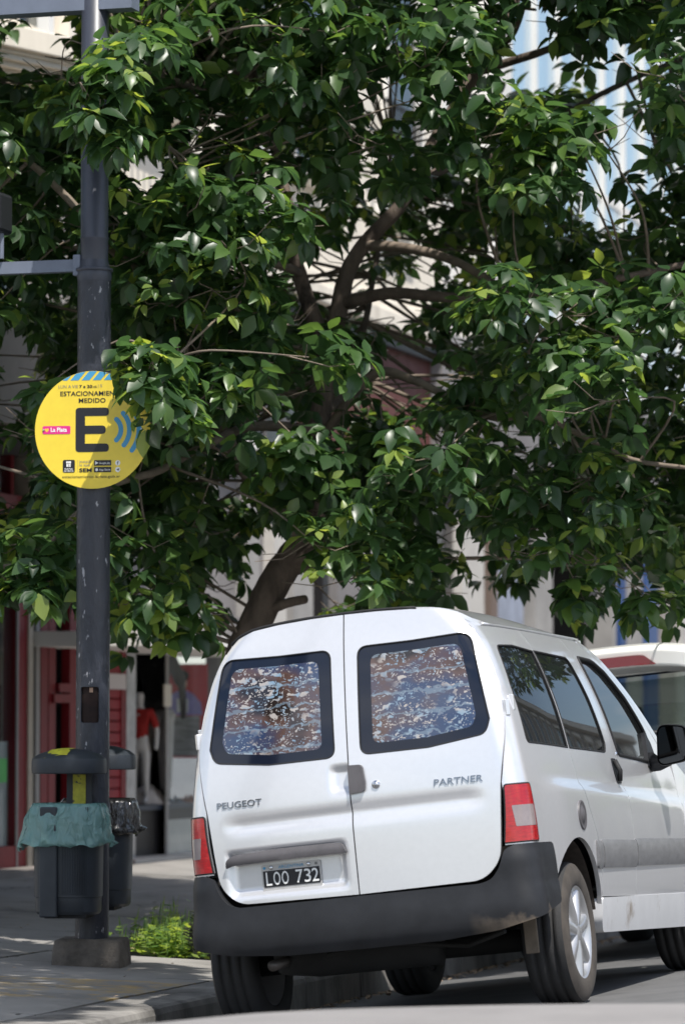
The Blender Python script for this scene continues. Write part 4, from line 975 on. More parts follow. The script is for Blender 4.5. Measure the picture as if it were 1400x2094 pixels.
limb('branch', [P3(745, 500, 22.5), P3(900, 520, 22.2), P3(1000, 575, 21.9), P3(1080, 640, 21.7), P3(1120, 700, 21.5)], .035, .010, TWIG)
limb('branch', [P3(655, 900, 22.3), P3(760, 770, 22.0), P3(840, 775, 21.8), P3(1000, 850, 21.4), P3(1090, 850, 21.2), P3(1180, 885, 21.1), P3(1290, 940, 21.0), P3(1420, 960, 20.9)], .032, .010, TWIG)
limb('branch', [P3(650, 880, 22.3), P3(540, 870, 22.1), P3(440, 900, 21.6), P3(330, 960, 21.2), P3(200, 1010, 20.9), P3(60, 1140, 20.7), P3(-100, 1170, 20.5)], .035, .010, TWIG)
limb('branch', [P3(620, 1100, 22.3), P3(500, 960, 22.0), P3(420, 760, 21.5), P3(330, 600, 21.0), P3(200, 480, 20.6), P3(60, 330, 20.5), P3(-150, 200, 20.4)], .045, .014, TWIG)
limb('branch', [P3(820, 410, 22.5), P3(900, 350, 22.9), P3(1050, 300, 23.3), P3(1250, 180, 23.5), P3(1450, 100, 23.6)], .035, .012, BARK)
limb('branch', [P3(960, 150, 22.7), P3(1100, 110, 22.4), P3(1200, 60, 22.2), P3(1400, -40, 22)], .03, .012, BARK)
limb('branch', [P3(905, 260, 22.6), P3(1000, 120, 22.3), P3(1060, 50, 22.1), P3(1100, -100, 22)], .03, .012, BARK)
limb('branch', [P3(1090, 850, 21.2), P3(1175, 900, 21.1), P3(1200, 1010, 21.0), P3(1165, 1090, 21.0)], .012, .005, TWIG)
limb('branch', [P3(530, 1255, 22.3), P3(580, 1235, 22.2), P3(625, 1225, 22.1)], .035, .025, BARK, .008)
limb('branch', [P3(560, 300, 22.7), P3(430, 200, 21.8), P3(300, 150, 20.8), P3(220, 190, 19.6), P3(180, 260, 19.3)], .03, .008, TWIG)
limb('branch', [P3(420, 760, 21.5), P3(360, 740, 20.2), P3(310, 760, 19.3), P3(270, 800, 19.15)], .016, .006, TWIG)
limb('branch', [P3(650, 850, 22.35), P3(700, 800, 23.4), P3(760, 600, 24.4), P3(800, 300, 25)], .035, .012, BARK)
limb('branch', [P3(610, 560, 22.5), P3(500, 500, 21.6), P3(420, 400, 21.0), P3(350, 300, 20.6)], .03, .01, TWIG)
# clumps of foliage: positions in the crown's volume, thinned where the photograph shows gaps
GAPS = [(70, 70, 100, 85), (790, 185, 55, 60), (850, 262, 35, 28), (1070, 120, 58, 65), (1255, 150, 55, 90), (1275, 300, 45, 70), (1235, 430, 55, 42), (675, 560, 75, 62), (770, 600, 85, 50), (860, 545, 40, 45),
        (830, 770, 70, 85), (880, 880, 35, 50), (545, 860, 55, 52), (280, 340, 45, 32), (485, 560, 22, 55), (570, 1180, 70, 110), (25, 760, 52, 95), (30, 950, 60, 95), (650, 620, 50, 40), (1290, 1190, 26, 40), (910, 1090, 26, 110), (970, 1130, 30, 60), (1120, 640, 60, 26), (700, 1200, 55, 50), (470, 1000, 40, 40), (740, 480, 40, 30), (440, 1190, 26, 60), (280, 1150, 30, 60)]
LOWER = curve([(-600, 1050), (-200, 1170), (0, 1240), (120, 1250), (180, 1230), (240, 1340), (330, 1320), (430, 1345), (480, 1290), (540, 1190), (620, 1180), (680, 1260), (860, 1270), (920, 1215), (1000, 1180), (1060, 1190), (1120, 1275), (1190, 1285), (1240, 1200), (1300, 1270), (1360, 1290), (1420, 1200), (1700, 1100), (2200, 900)])
def gap_p(u, v):
    for cx, cy, rx, ry_ in GAPS:
        d = ((u-cx)/rx)**2+((v-cy)/ry_)**2
        if d < 1: return .035
        if d < 1.5: return .45
    return 1.0
SUNNY = [(at_Y(u, v, Y), r) for u, v, Y, r in ((800, 890, 23.8, .38), (870, 850, 23.6, .32), (450, 1090, 23.6, .22), (700, 1250, 23.5, .3), (350, 1935, 21.3, .30), (1180, 740, 20.5, .35), (1120, 360, 20.7, .35), (900, 150, 20.4, .4), (640, 60, 20.2, .4), (1340, 1340, 21.8, .5), (1250, 1350, 21.8, .4), (20, 760, 28.0, .7), (560, 960, 21.0, .25))]
def on_sun_path(q):
    for T_, r in SUNNY:
        d = q-T_; t = d.dot(SUNV)
        if t > .40 and (d-SUNV*t).length < r: return True
    return False
CC = Vector((.45, 22.7, 4.7)); CRD = Vector((4.6, 3.1, 3.7))
rt = random.Random(21); clumps = []
tries = 0
while len(clumps) < 560 and tries < 60000:
    tries += 1
    p = Vector((rt.uniform(-1, 1), rt.uniform(-1, 1), rt.uniform(-1, 1)))
    if p.length > 1 or p.length < rt.uniform(.15, .75): continue
    p = CC+Vector((p.x*CRD.x, p.y*CRD.y, p.z*CRD.z)); u, v = project(p)
    if v > LOWER(u)-45: continue
    infr = -150 < u < 1550 and v > -250
    if not infr and rt.random() < (.10 if v < -150 and -300 < u < 1700 else .5): continue
    if gap_p(u, v) < 1 and rt.random() > .15: continue
    if math.hypot(p.x-PX, p.y-PY) < .5: continue
    if p.y < 19.95 or to_sn(p)[1] < -4.3: continue
    clumps.append((p, rt.uniform(.32, .55), rt.random()))
for u, v, Y, r in ((285, 735, 19.25, .16), (312, 788, 19.2, .15), (345, 850, 19.3, .17), (330, 770, 19.4, .2), (225, 160, 19.3, .2), (205, 235, 19.3, .18), (235, 300, 19.35, .16), (290, 110, 19.6, .25), (80, 800, 20.1, .16), (60, 1110, 20.1, .28), (120, 1190, 20.2, .24), (60, 1200, 20.0, .2), (110, 1000, 20.2, .18), (300, 1230, 20.8, .28), (400, 1270, 21.0, .25), (290, 1110, 20.6, .25), (1110, 760, 20.6, .3), (1200, 720, 20.5, .3), (1180, 620, 20.6, .3), (1320, 650, 20.5, .3), (560, 960, 21.0, .25), (640, 930, 20.9, .2), (1150, 1130, 20.9, .35), (1050, 1040, 20.9, .3), (1250, 1050, 20.8, .35), (1340, 1230, 20.9, .16), (1190, 1220, 20.9, .16), (780, 1140, 21.5, .3), (700, 1250, 23.5, .22), (780, 1230, 22.5, .25), (940, 1000, 21.4, .3), (700, 130, 20.6, .4), (900, 120, 20.4, .35), (860, 200, 20.4, .2), (640, 60, 20.2, .35), (450, 60, 20.2, .35), (330, 40, 20.0, .3), (600, 200, 20.5, .3), (1050, 340, 20.8, .35), (1130, 360, 20.7, .3), (420, 480, 20.6, .35), (330, 620, 20.3, .3), (500, 640, 20.8, .3), (560, 740, 20.9, .3), (450, 800, 20.8, .28), (800, 880, 23.8, .3), (860, 840, 23.6, .2), (460, 1060, 23.6, .3), (430, 1150, 23.6, .25)):
    clumps.append((at_Y(u, v, Y), r, .9))
leaves = []; kept = []
for p, R_, sd_ in clumps:
    n = int(9+46*R_); kept.append(0)
    for k in range(n):
        a = rt.uniform(0, 2*math.pi); rr_ = R_*math.sqrt(rt.random()); h = rt.gauss(.0, .34)*R_+.25*R_*(1-(rr_/R_)**2)
        q = p+Vector((rr_*math.cos(a), rr_*math.sin(a), h)); u, v = project(q)
        if rt.random() > gap_p(u, v): continue
        if v > LOWER(u)+10: continue
        if on_sun_path(q): continue
        if q.y < 19.9 and R_ > .29: continue
        if math.hypot(q.x-PX, q.y-PY) < .14: continue
        kept[-1] += 1/n
        ax = (q-p+Vector((0, 0, .25*R_)))
        ax = ax.normalized()*.8+Vector((rt.gauss(0, .3), rt.gauss(0, .3), .65)); ax.normalize()
        e1 = ax.orthogonal().normalized(); e2 = ax.cross(e1); nl = rt.randint(5, 8); ph = rt.uniform(0, 6.28)
        young = rt.random() < .13
        for j in range(nl):
            th = ph+j*2.399; el = rt.uniform(-.5, .45)+(.35 if young else 0)
            d = (e1*math.cos(th)+e2*math.sin(th))*math.cos(el)+ax*math.sin(el)
            d.z -= rt.uniform(.1, .55); d.normalize()
            up = (ax+Vector((0, 0, .5))+Vector((rt.gauss(0, .25), rt.gauss(0, .25), 0))); yv = up.cross(d)
            if yv.length < .1: continue
            yv.normalize(); zv = d.cross(yv)
            sz = rt.uniform(.10, .155)*(.75 if young else 1)
            tone = min(1, max(0, rt.gauss(.46, .19)+(.42 if young else 0)+.12*(sd_-.5)))
            if d.y < .95: leaves.append((q+d*.018, d, yv, zv, sz, rt.randrange(4), tone))
# the 300 leaves that show largest are separate, the rest one mass
vis = []
for i, lf in enumerate(leaves):
    u, v = project(lf[0])
    if 10 < u < 1390 and 10 < v < 1300: vis.append((lf[0].y-lf[4]*8-3.0*max(0, -lf[3].y), i))
vis.sort(); single = set(i for _, i in vis[:300])
crown_v = []; crown_f = []; tones = []
base = 0
for i, (q, d, yv, zv, sz, sh, tone) in enumerate(leaves):
    if i in single: continue
    V, Fc = LS[sh]; B = np.array([d, yv, zv])*sz; W_ = V@B+np.array(q-T0); crown_v.append(W_); crown_f += [tuple(base+k for k in f) for f in Fc]; base += len(V); tones += [tone]*len(V)
me = bpy.data.meshes.new('crown'); me.from_pydata(np.concatenate(crown_v).tolist(), [], crown_f); me.update()
at_ = me.attributes.new('tone', 'FLOAT', 'POINT'); at_.data.foreach_set('value', tones)
crown = link('crown', me, LEAF, tree); crown['kind'] = 'stuff'
lm = {}
for i in sorted(single):
    q, d, yv, zv, sz, sh, tone = leaves[i]; tq = round(tone*8)
    if (sh, tq) not in lm:
        V, Fc = LS[sh]; m_ = bpy.data.meshes.new('leaf'); m_.from_pydata(V.tolist(), [], Fc); m_.update(); a_ = m_.attributes.new('tone', 'FLOAT', 'POINT'); a_.data.foreach_set('value', [tq/8]*len(V)); m_.materials.append(LEAF)
        m_.polygons.foreach_set('use_smooth', [True]*len(m_.polygons)); lm[(sh, tq)] = m_
    o = bpy.data.objects.new('leaf', lm[(sh, tq)]); COL.objects.link(o); o.parent = crown
    M = Matrix((d*sz, yv*sz, zv*sz)).transposed().to_4x4(); M.translation = q-T0; o.matrix_local = M
print('LEAVES', len(leaves), 'clumps', len(clumps))
# twigs joining every clump to the nearest limb
tw = MB(); SP = [(p+T0, r) for p, r in SKEL]
SPn = np.array([tuple(p) for p, r in SP])
for (p, R_, _), kp in zip(clumps, kept):
    if kp < .3: continue
    dd = ((SPn-np.array(p))**2).sum(1); k = int(dd.argmin()); s0, r0 = SP[k]
    mid = (s0+p)/2+Vector((rt.gauss(0, .12), rt.gauss(0, .12), rt.uniform(-.05, .2))); L = (p-s0).length
    r_ = min(r0*.7, .004+.006*L)
    tw.tube(spl([s0-T0, mid-T0, p-T0], 5), [r_-(r_-.003)*i/10 for i in range(11)], 5, cap=False)
    for j in range(int(1+4*kp)):
        a = rt.uniform(0, 6.28); e = p+Vector((math.cos(a), math.sin(a), rt.uniform(-.2, .5)))*R_*rt.uniform(.6, 1); s1 = p+(mid-p)*rt.uniform(0, .3)
        m1 = (s1+e)/2+Vector((0, 0, -.04)); tw.tube([s1-T0, m1-T0, e-T0], [.004, .003, .002], 4, cap=False)
o = tw.build('twigs', TWIG, tree, True); o['kind'] = 'stuff'

# weeds in the planting gap
wd = MB(); wt = []
rw = random.Random(5)
wc = at_Y(350, 1935, 21.3)
for q in range(620):
    u = rw.gauss(355, 42); v = rw.uniform(1905, 1962)
    Y = 20.7+(1962-v)/57*1.7; p = at_Y(u, v, Y); s_, n_ = to_sn(p)
    if not (PIT[0] < s_ < PIT[1] and PIT[2] < n_ < PIT[3]): 
        s_ = min(max(s_, PIT[0]+.05), PIT[1]-.05); n_ = min(max(n_, PIT[2]+.05), PIT[3]-.05); p = sn(s_, n_)
    hgt = max(.03, rw.gauss(.10, .05)); z0 = walk_z(n_)-.03
    for k in range(4):
        a = rw.uniform(0, 6.28); r = rw.uniform(.03, .075); b0 = Vector((p.x, p.y, z0+hgt*rw.uniform(.3, 1)))
        d = Vector((math.cos(a), math.sin(a), rw.uniform(-.3, .6))).normalized()*r; e = Vector((-math.sin(a), math.cos(a), rw.uniform(-.3, .3)))*r*.33
        if rw.random() < .2: d = Vector((math.cos(a)*.25, math.sin(a)*.25, 1))*r*1.6; e *= .2
        wd.add([b0, b0+d*.5+e, b0+d, b0+d*.5-e], [(0, 1, 2, 3)]); wt += [rw.uniform(.7, 1.0)]*4
me = wd.mesh('weeds'); a_ = me.attributes.new('tone', 'FLOAT', 'POINT'); a_.data.foreach_set('value', wt[:len(me.vertices)])
tag(link('weeds', me, LEAF, None, False), 'low bright green weeds growing in the tree pit', 'weeds', kind='stuff')
dw = MB(); dp = at_Y(402, 1962, 20.75); dp.z = walk_z(to_sn(dp)[1])-.02
for k in range(5):
    tip = dp+Vector((rw.uniform(-.10, .06), rw.uniform(-.05, .05), rw.uniform(.16, .27))); pts = spl([dp, (dp+tip)/2+Vector((rw.uniform(-.03, .03), 0, .03)), tip], 5)
    dw.tube([p-dp for p in pts], .0022, 4)
    for p in pts[2:]:
        for sgn in (-1, 1, -1, 1):
            e = p+Vector((sgn*rw.uniform(.01, .045), rw.uniform(-.02, .02), rw.uniform(-.005, .03))); dw.tube([p-dp, (p+e)/2-dp+Vector((0, 0, .006)), e-dp], [.0022, .003, .001], 4)
o = dw.build('sprig', mat('dry_sprig', (.035, .040, .022), .8, var=.3), None); o.location = dp; tag(o, 'thin dark feathery sprig standing up out of the weeds', 'plant')

# ------------------------------------------------------------------ shop fronts behind the pavement
FA = math.atan2(Hd.y, Hd.x)
def building(name, label, s_at, cat='building'):
    o = empty(name, sn(s_at, FN, 0), FA, label, cat); o['_s'] = s_at; return o
CAM_S, CAM_N = to_sn((0, 0))
def bpart(b, name, m, s0, s1, y0, y1, z0, z1, bev=0.0, parent=None):
    k = b['_s']
    if abs(y0) < .45: s0 += y0*(s0-CAM_S)/(CAM_N-FN); s1 += y0*(s1-CAM_S)/(CAM_N-FN)
    if m is SHOPG: return MB().add([(s0-k, y0, z0), (s1-k, y0, z0), (s1-k, y0, z1), (s0-k, y0, z1)], [(0, 1, 2, 3)]).build(name, m, parent or b)
    o = MB().box(s0-k, s1-k, y0, y1, z0, z1, bev=bev).build(name, m, parent or b); return o
GZ = walk_z(FN)
CREAM = mat('cream_render', (.74, .68, .58), .9, var=.10, vscale=1.2, bump=.15, bscale=30, col2=(.40, .35, .28), thr=(.58, .80), c2scale=1.4, stretch=(2.5, 1, .35))
BEIGE = mat('beige_panel', (.42, .36, .31), .8, var=.06)
REDF = mat('red_frame_paint', (.17, .008, .014), .5, spec=.3, var=.15, vscale=5)
REDS = mat('red_shutter_paint', (.24, .018, .026), .6, spec=.3, var=.15, vscale=6)
STONE = mat('grey_stone', (.30, .29, .28), .7, var=.15, vscale=3)
PALE = mat('pale_stone', (.50, .48, .45), .7, var=.12, vscale=3, col2=(.33, .31, .29), thr=(.55, .75), c2scale=2)
GRAN = mat('dark_granite', (.025, .022, .022), .35, var=.3, vscale=12)
BLACKS = mat('shop_black', (.010, .009, .010), .5)
BROWN = mat('red_brown_cladding', (.105, .032, .026), .7, var=.12, vscale=4)
BLUEF = mat('blue_frame', (.012, .055, .19), .45)
GREYW = mat('grey_wall', (.19, .18, .18), .8, var=.15, vscale=2)
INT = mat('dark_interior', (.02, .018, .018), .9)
CHR2 = mat('mottled_steel', (.40, .40, .41), .3, .6, var=.3, vscale=6)
SHOPG = glass('shop_glass', (.95, 1, 1), .95, ior=1.4)
WINM = mat('window_dark', (.03, .035, .04), .08)
STUCW = mat('white_render', (.72, .70, .66), .85, var=.06, vscale=1.5)
sA0, sA1 = 3.5, fs(256)
bA = building('corner_shop', 'cream building with a stone balcony above a red framed shop front', 8.0)
Z = lambda u, v, d=0.0: fpt(u, v, d)[1]
S = lambda u, d=0.0: fpt(u, 1500, d)[0]
bpart(bA, 'upper_wall', CREAM, sA0, sA1, 0, .35, 4.42, 6.6)
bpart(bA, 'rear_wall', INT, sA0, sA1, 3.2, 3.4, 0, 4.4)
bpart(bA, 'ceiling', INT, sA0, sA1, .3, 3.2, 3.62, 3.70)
bpart(bA, 'side_wall', CREAM, sA0-.3, sA0, 0, 6, 0, 10)
bpart(bA, 'attic_wall', CREAM, sA0, S(20), .02, .35, 6.6, 10.4)
bpart(bA, 'attic_wall', CREAM, S(135), sA1, .02, .35, 6.6, 10.4)
bpart(bA, 'attic_wall', CREAM, S(20), S(135), .02, .35, 9.2, 10.4)
bpart(bA, 'window_glass', SHOPG, S(20), S(135), .20, .22, 6.6, 9.2)
bpart(bA, 'room_back', mat('room_dim', (.16, .15, .14), .9), S(10), S(140), .9, .95, 6.6, 9.2)
for u in (24, 100, 120, 132): bpart(bA, 'window_frame', mat('window_white', (.65, .66, .66), .5), S(u)-.05, S(u)+.05, .10, .20, 6.6, 9.2)
cz0, cz1 = Z(0, 865, -1.0), Z(0, 640, -1.0)
bpart(bA, 'added_canopy_fascia', BEIGE, sA0, sA1-.1, -1.0, -.94, cz0, cz1)  # beige band set forward on an added canopy that shades the shop front
bpart(bA, 'added_canopy_top', BEIGE, sA0, sA1-.1, -.94, 0, cz1-.06, cz1-.01); bpart(bA, 'added_canopy_soffit', INT, sA0, sA1-.1, -.94, .3, cz0+.02, cz0+.06)
bpart(bA, 'band_shadow_gap', BLACKS, sA0, sA1, -.06, .30, 3.58, 3.66)
bpart(bA, 'high_dark_panel', WINM, sA0, S(25), -.012, .01, Z(0, 635), Z(0, 562))  # dark panel low on the upper wall
# balcony turned slightly out from the facade, with moulded tiers
bal = empty('balcony'); bal.parent = bA; bal.location = (S(0, -.55)-8.0, -.55, 0); bal.rotation_euler = (0, 0, -math.radians(20))
zt = fpt(0, 45, -.55)[1]
for d, z0, z1 in ((0, zt-.16, zt), (.04, zt-.19, zt-.16), (.06, zt-.235, zt-.19), (.10, zt-.28, zt-.235), (.16, zt-.33, zt-.28)):
    MB().box(-3, 2.4-d, d, 1.6, z0, z1, bev=.008).build('balcony_tier', CREAM, bal)
# red shop front
zl = Z(0, 890)
for z0, z1 in ((zl-.06, zl+.05), (Z(0, 1050), Z(0, 1005))): bpart(bA, 'transom', REDF, sA0, S(150), .12, .30, z0, z1)
for u0, u1 in ((20, 27), (-60, -50)): bpart(bA, 'transom_post', REDF, S(u0), S(u1), .16, .26, Z(0, 1005), zl-.06)
bpart(bA, 'transom_glass', SHOPG, sA0, S(150), .20, .21, Z(0, 1005), zl-.06)
zd = Z(0, 1050)
bpart(bA, 'door_frame', REDF, S(37), S(58), .10, .22, GZ, zd)
bpart(bA, 'door_rail', REDF, sA0, S(37), .10, .22, GZ+.02, Z(0, 1738))
bpart(bA, 'door_glass', SHOPG, sA0, S(37)-.01, .15, .16, Z(0, 1738), zd)
bpart(bA, 'frosted_panel', mat('frosted_film', (.42, .44, .43), .6, var=.1), sA0, S(34), .18, .19, Z(0, 1738), Z(0, 1520))
bpart(bA, 'green_sticker', mat('sticker_green', (.08, .42, .10), .5), S(-6), S(15), .135, .138, Z(0, 1605), Z(0, 1555))
bpart(bA, 'door_edge', STONE, S(36), S(38.5), .095, .11, GZ, zd)
bpart(bA, 'pilaster', mat('beige_jamb', (.42, .37, .30), .8, var=.1), S(59), S(68), .085, .30, GZ-.1, 3.58)
bpart(bA, 'pilaster', STONE, S(74), S(82), .095, .30, GZ-.1, 3.58)
bpart(bA, 'open_door_frame', REDF, S(84), S(98), .09, .16, GZ, 3.3)
bpart(bA, 'open_door_frame', REDF, S(100), S(114), .10, .24, GZ, 3.3)
bpart(bA, 'open_door_frame', REDF, S(143), S(156), .09, .16, GZ, 3.3)
bpart(bA, 'bracket', REDF, S(112), S(150), .075, .10, Z(130, 1440), Z(130, 1422)); bpart(bA, 'bracket', REDF, S(122), S(150), .075, .10, Z(130, 1418), Z(130, 1400))
# roller shutter: slat by slat
sh = empty('roller_shutter'); sh.parent = bA
z = GZ+.05
while z < 3.3:
    bpart(bA, 'slat', REDS, S(150), S(249), .10-.0, .13, z, z+.082, bev=.012, parent=sh); z += .09
bpart(bA, 'shutter_post', REDF, S(249), S(258), .09, .2, GZ, 3.5)
bpart(bA, 'lock_plate', mat('lock_plate', (.55, .50, .50), .5), S(222), S(258), .08, .089, Z(240, 1412), Z(240, 1380))
bpart(bA, 'threshold', mat('threshold_stone', (.20, .18, .165), .8, var=.2), sA0, sA1, -.25, .6, GZ-.2, GZ+.03)
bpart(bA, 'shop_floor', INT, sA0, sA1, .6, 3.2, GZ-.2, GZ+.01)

# ---- middle shop
sB0, sB1 = sA1+.01, S(905)
bB = building('clothes_shop', 'cream upper storey over red-brown cladding and a glazed clothes shop window', 15.0)
bpart(bB, 'steel_pillar', CHR2, S(259), S(278), .085, .3, GZ-.1, 2.6)
bpart(bB, 'portal_wall', BLACKS, S(270, .95), S(348, .95), .95, 1.0, GZ, 2.9)
pa, pb = S(341.5, .06)-15.0, S(341.5, .95)-15.0
MB().poly([(pa, .06, GZ), (pb, .95, GZ), (pb, .95, 2.8), (pa, .06, 2.8)], (.02, .0, 0)).build('open_door_leaf', BLACKS, bB)
bpart(bB, 'display_plinth', BLACKS, S(278), S(341, .30), .12, .95, GZ-.05, .64); bpart(bB, 'plinth_top', mat('plinth_blue', (.03, .04, .06), .5), S(278), S(341, .30), .09, .95, .64, .68)
bpart(bB, 'threshold', PALE, S(278), S(905), -.15, .12, GZ-.2, GZ+.025)
zw = Z(400, 1330)
bpart(bB, 'shop_window', SHOPG, S(345), S(640), .05, .06, GZ+.04, zw)
bpart(bB, 'window_mullion', STONE, S(341), S(345), .045, .06, GZ, 2.3)
bpart(bB, 'hinge_plate', mat('hinge_cream', (.55, .50, .42), .5), S(337), S(351), .03, .043, Z(345, 1448), Z(345, 1402))
bpart(bB, 'display_floor', PALE, S(345), S(640), .1, 1.6, GZ, .55)
bpart(bB, 'display_back', mat('display_grey', (.14, .14, .145), .8, var=.2), S(345), S(640), 1.6, 1.65, GZ, 2.9)
bpart(bB, 'added_white_canopy', STUCW, S(300, -.8), S(640, -.8), -.8, .3, Z(400, 1330, -.8), Z(400, 1300, -.8))  # white band deepened into an added canopy to shade the shop window
bpart(bB, 'lintel', GREYW, S(300), S(640), -.05, .3, zw, zw+.30)
bpart(bB, 'lower_wall', GREYW, S(262), S(905), .02, .3, zw+.30, 3.86)
for u0, u1, m_ in ((505, 530, STONE), (560, 585, PALE), (600, 640, STONE), (660, 672, BLACKS), (690, 740, GREYW), (742, 760, PALE), (800, 860, GRAN), (862, 904, GRAN)):
    bpart(bB, 'pier', m_, S(u0), S(u1), -.08, .3, GZ-.1, 3.82)
bpart(bB, 'dark_opening', BLACKS, S(640), S(905), .25, .3, GZ, zw+.4)
bpart(bB, 'warm_sign', mat('sign_orange', (.62, .10, .03), .5), S(530), S(556), -.16, -.10, Z(545, 1296), Z(545, 1268))
k0 = S(262); n_ = 0
while k0 < S(900):                                             # cladding boards
    bpart(bB, 'cladding_board', BROWN, k0, k0+.385, -.02, .1, 3.92, 5.10); k0 += .40
bpart(bB, 'cladding_backing', BLACKS, S(262), S(905), .1, .3, 3.86, 5.2)
bpart(bB, 'cladding_cap', BLACKS, S(262), S(905), -.10, .1, 5.10, 5.24)
wn0, wn1 = S(478), S(606); wz0, wz1 = Z(540, 920), Z(540, 790)
win = bpart(bB, 'grille_window', WINM, wn0, wn1, -.05, -.03, wz0, wz1)
bpart(bB, 'window_sill', STUCW, wn0-.05, wn1+.05, -.16, -.02, wz0-.06, wz0, parent=win)
for k in range(1, 4): bpart(bB, 'muntin', mat('muntin', (.12, .11, .11), .6), wn0+(wn1-wn0)*k/4-.012, wn0+(wn1-wn0)*k/4+.012, -.065, -.05, wz0, wz1, parent=win)
bpart(bB, 'muntin', mat('muntin', (.12, .11, .11), .6), wn0, wn1, -.064, -.049, (wz0+wz1)/2-.012, (wz0+wz1)/2+.012, parent=win)
bpart(bB, 'upper_wall', CREAM, sB0, sB1, 0, .35, 5.24, 12.5)
bpart(bB, 'cornice', CREAM, sB0, sB1, -.22, 0, 5.24, 5.42, .02); bpart(bB, 'cornice', CREAM, sB0, sB1, -.14, 0, 5.42, 5.55, .02)
for uc in (360, 520, 640, 830):
    a = S(uc); w_ = bpart(bB, 'upper_window', WINM, a-.55, a+.55, -.015, .02, 6.6, 9.0)
    bpart(bB, 'window_surround', STUCW, a-.68, a-.55, -.06, 0, 6.5, 9.1, parent=w_); bpart(bB, 'window_surround', STUCW, a+.55, a+.68, -.06, 0, 6.5, 9.1, parent=w_); bpart(bB, 'window_surround', STUCW, a-.72, a+.72, -.09, 0, 9.1, 9.3, parent=w_); bpart(bB, 'window_sill', STUCW, a-.75, a+.75, -.18, 0, 6.36, 6.5, parent=w_)
    for q in range(9): bpart(bB, 'balcony_bar', BLACKS, a-.6+.15*q-.01, a-.6+.15*q+.01, -.3, -.28, 6.5, 7.4, parent=w_)
    bpart(bB, 'balcony_rail', BLACKS, a-.65, a+.65, -.31, -.27, 7.4, 7.44, parent=w_)
# ---- right building
sC0, sC1 = sB1+.01, 62.0
bC = building('arcade_building', 'grey stone fronted building with blue shop posts and pale blue upper glazing', 30.0)
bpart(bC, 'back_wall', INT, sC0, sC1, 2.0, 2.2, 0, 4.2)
for u0, u1, m_, d in ((908, 943, GRAN, .05), (945, 990, PALE, -.05), (1005, 1018, mat('brown_jamb', (.15, .11, .09), .8), .0), (1018, 1070, mat('blue_grey_panel', (.27, .30, .38), .5, var=.25, vscale=3), .05), (1095, 1130, STONE, -.02), (1252, 1260, STONE, 0), (1268, 1280, BLUEF, .05), (1288, 1320, STONE, .0), (1322, 1346, BLUEF, -.05), (1350, 1381, mat('beige_pier', (.30, .27, .24), .8, var=.15), -.02), (1391, 1425, PALE, -.05), (1450, 1480, BLUEF, 0), (1500, 1540, PALE, 0)):
    bpart(bC, 'pier', m_, S(u0), S(u1), d, d+.35, GZ-.1, 4.0)
bpart(bC, 'fascia', GREYW, sC0, sC1, -.15, .35, 4.0, 5.3)
bpart(bC, 'fascia_cap', STONE, sC0, sC1, -.22, -.0, 5.3, 5.42)
bpart(bC, 'upper_wall', STUCW, sC0, S(1050), 0, .35, 5.42, 14)
bpart(bC, 'column', STUCW, S(1012), S(1046), -.35, 0, 5.42, 14, .08)
BLG = mat('pale_blue_glazing', (.36, .50, .60), .12, var=.12, vscale=1.5, stretch=(3, 1, .4), coat=.5)
k0 = S(1052)
while k0 < sC1-1:
    bpart(bC, 'glazing_panel', BLG, k0, k0+1.12, .02, .08, 5.45, 7.9); bpart(bC, 'glazing_panel', BLG, k0, k0+1.12, .02, .08, 8.0, 10.9); bpart(bC, 'glazing_panel', BLG, k0, k0+1.12, .02, .08, 11.0, 14)
    bpart(bC, 'mullion', STUCW, k0+1.13, k0+1.19, -.05, .1, 5.42, 14); k0 += 1.2
for z_ in (7.95, 10.95): bpart(bC, 'spandrel', STUCW, S(1052), sC1, .0, .1, z_-.05, z_+.05)
bpart(bC, 'core', INT, sC0, sC1, .4, 6, 5.4, 14); bpart(bB, 'core', INT, sB0, sB1, .4, 6, 5.2, 12.4); bpart(bA, 'core', INT, sA0, sA1, 1.0, 6, 4.4, 10.2)
bpart(bB, 'portal_roof', BLACKS, S(278), S(640), .3, 1.7, 2.7, 2.8)

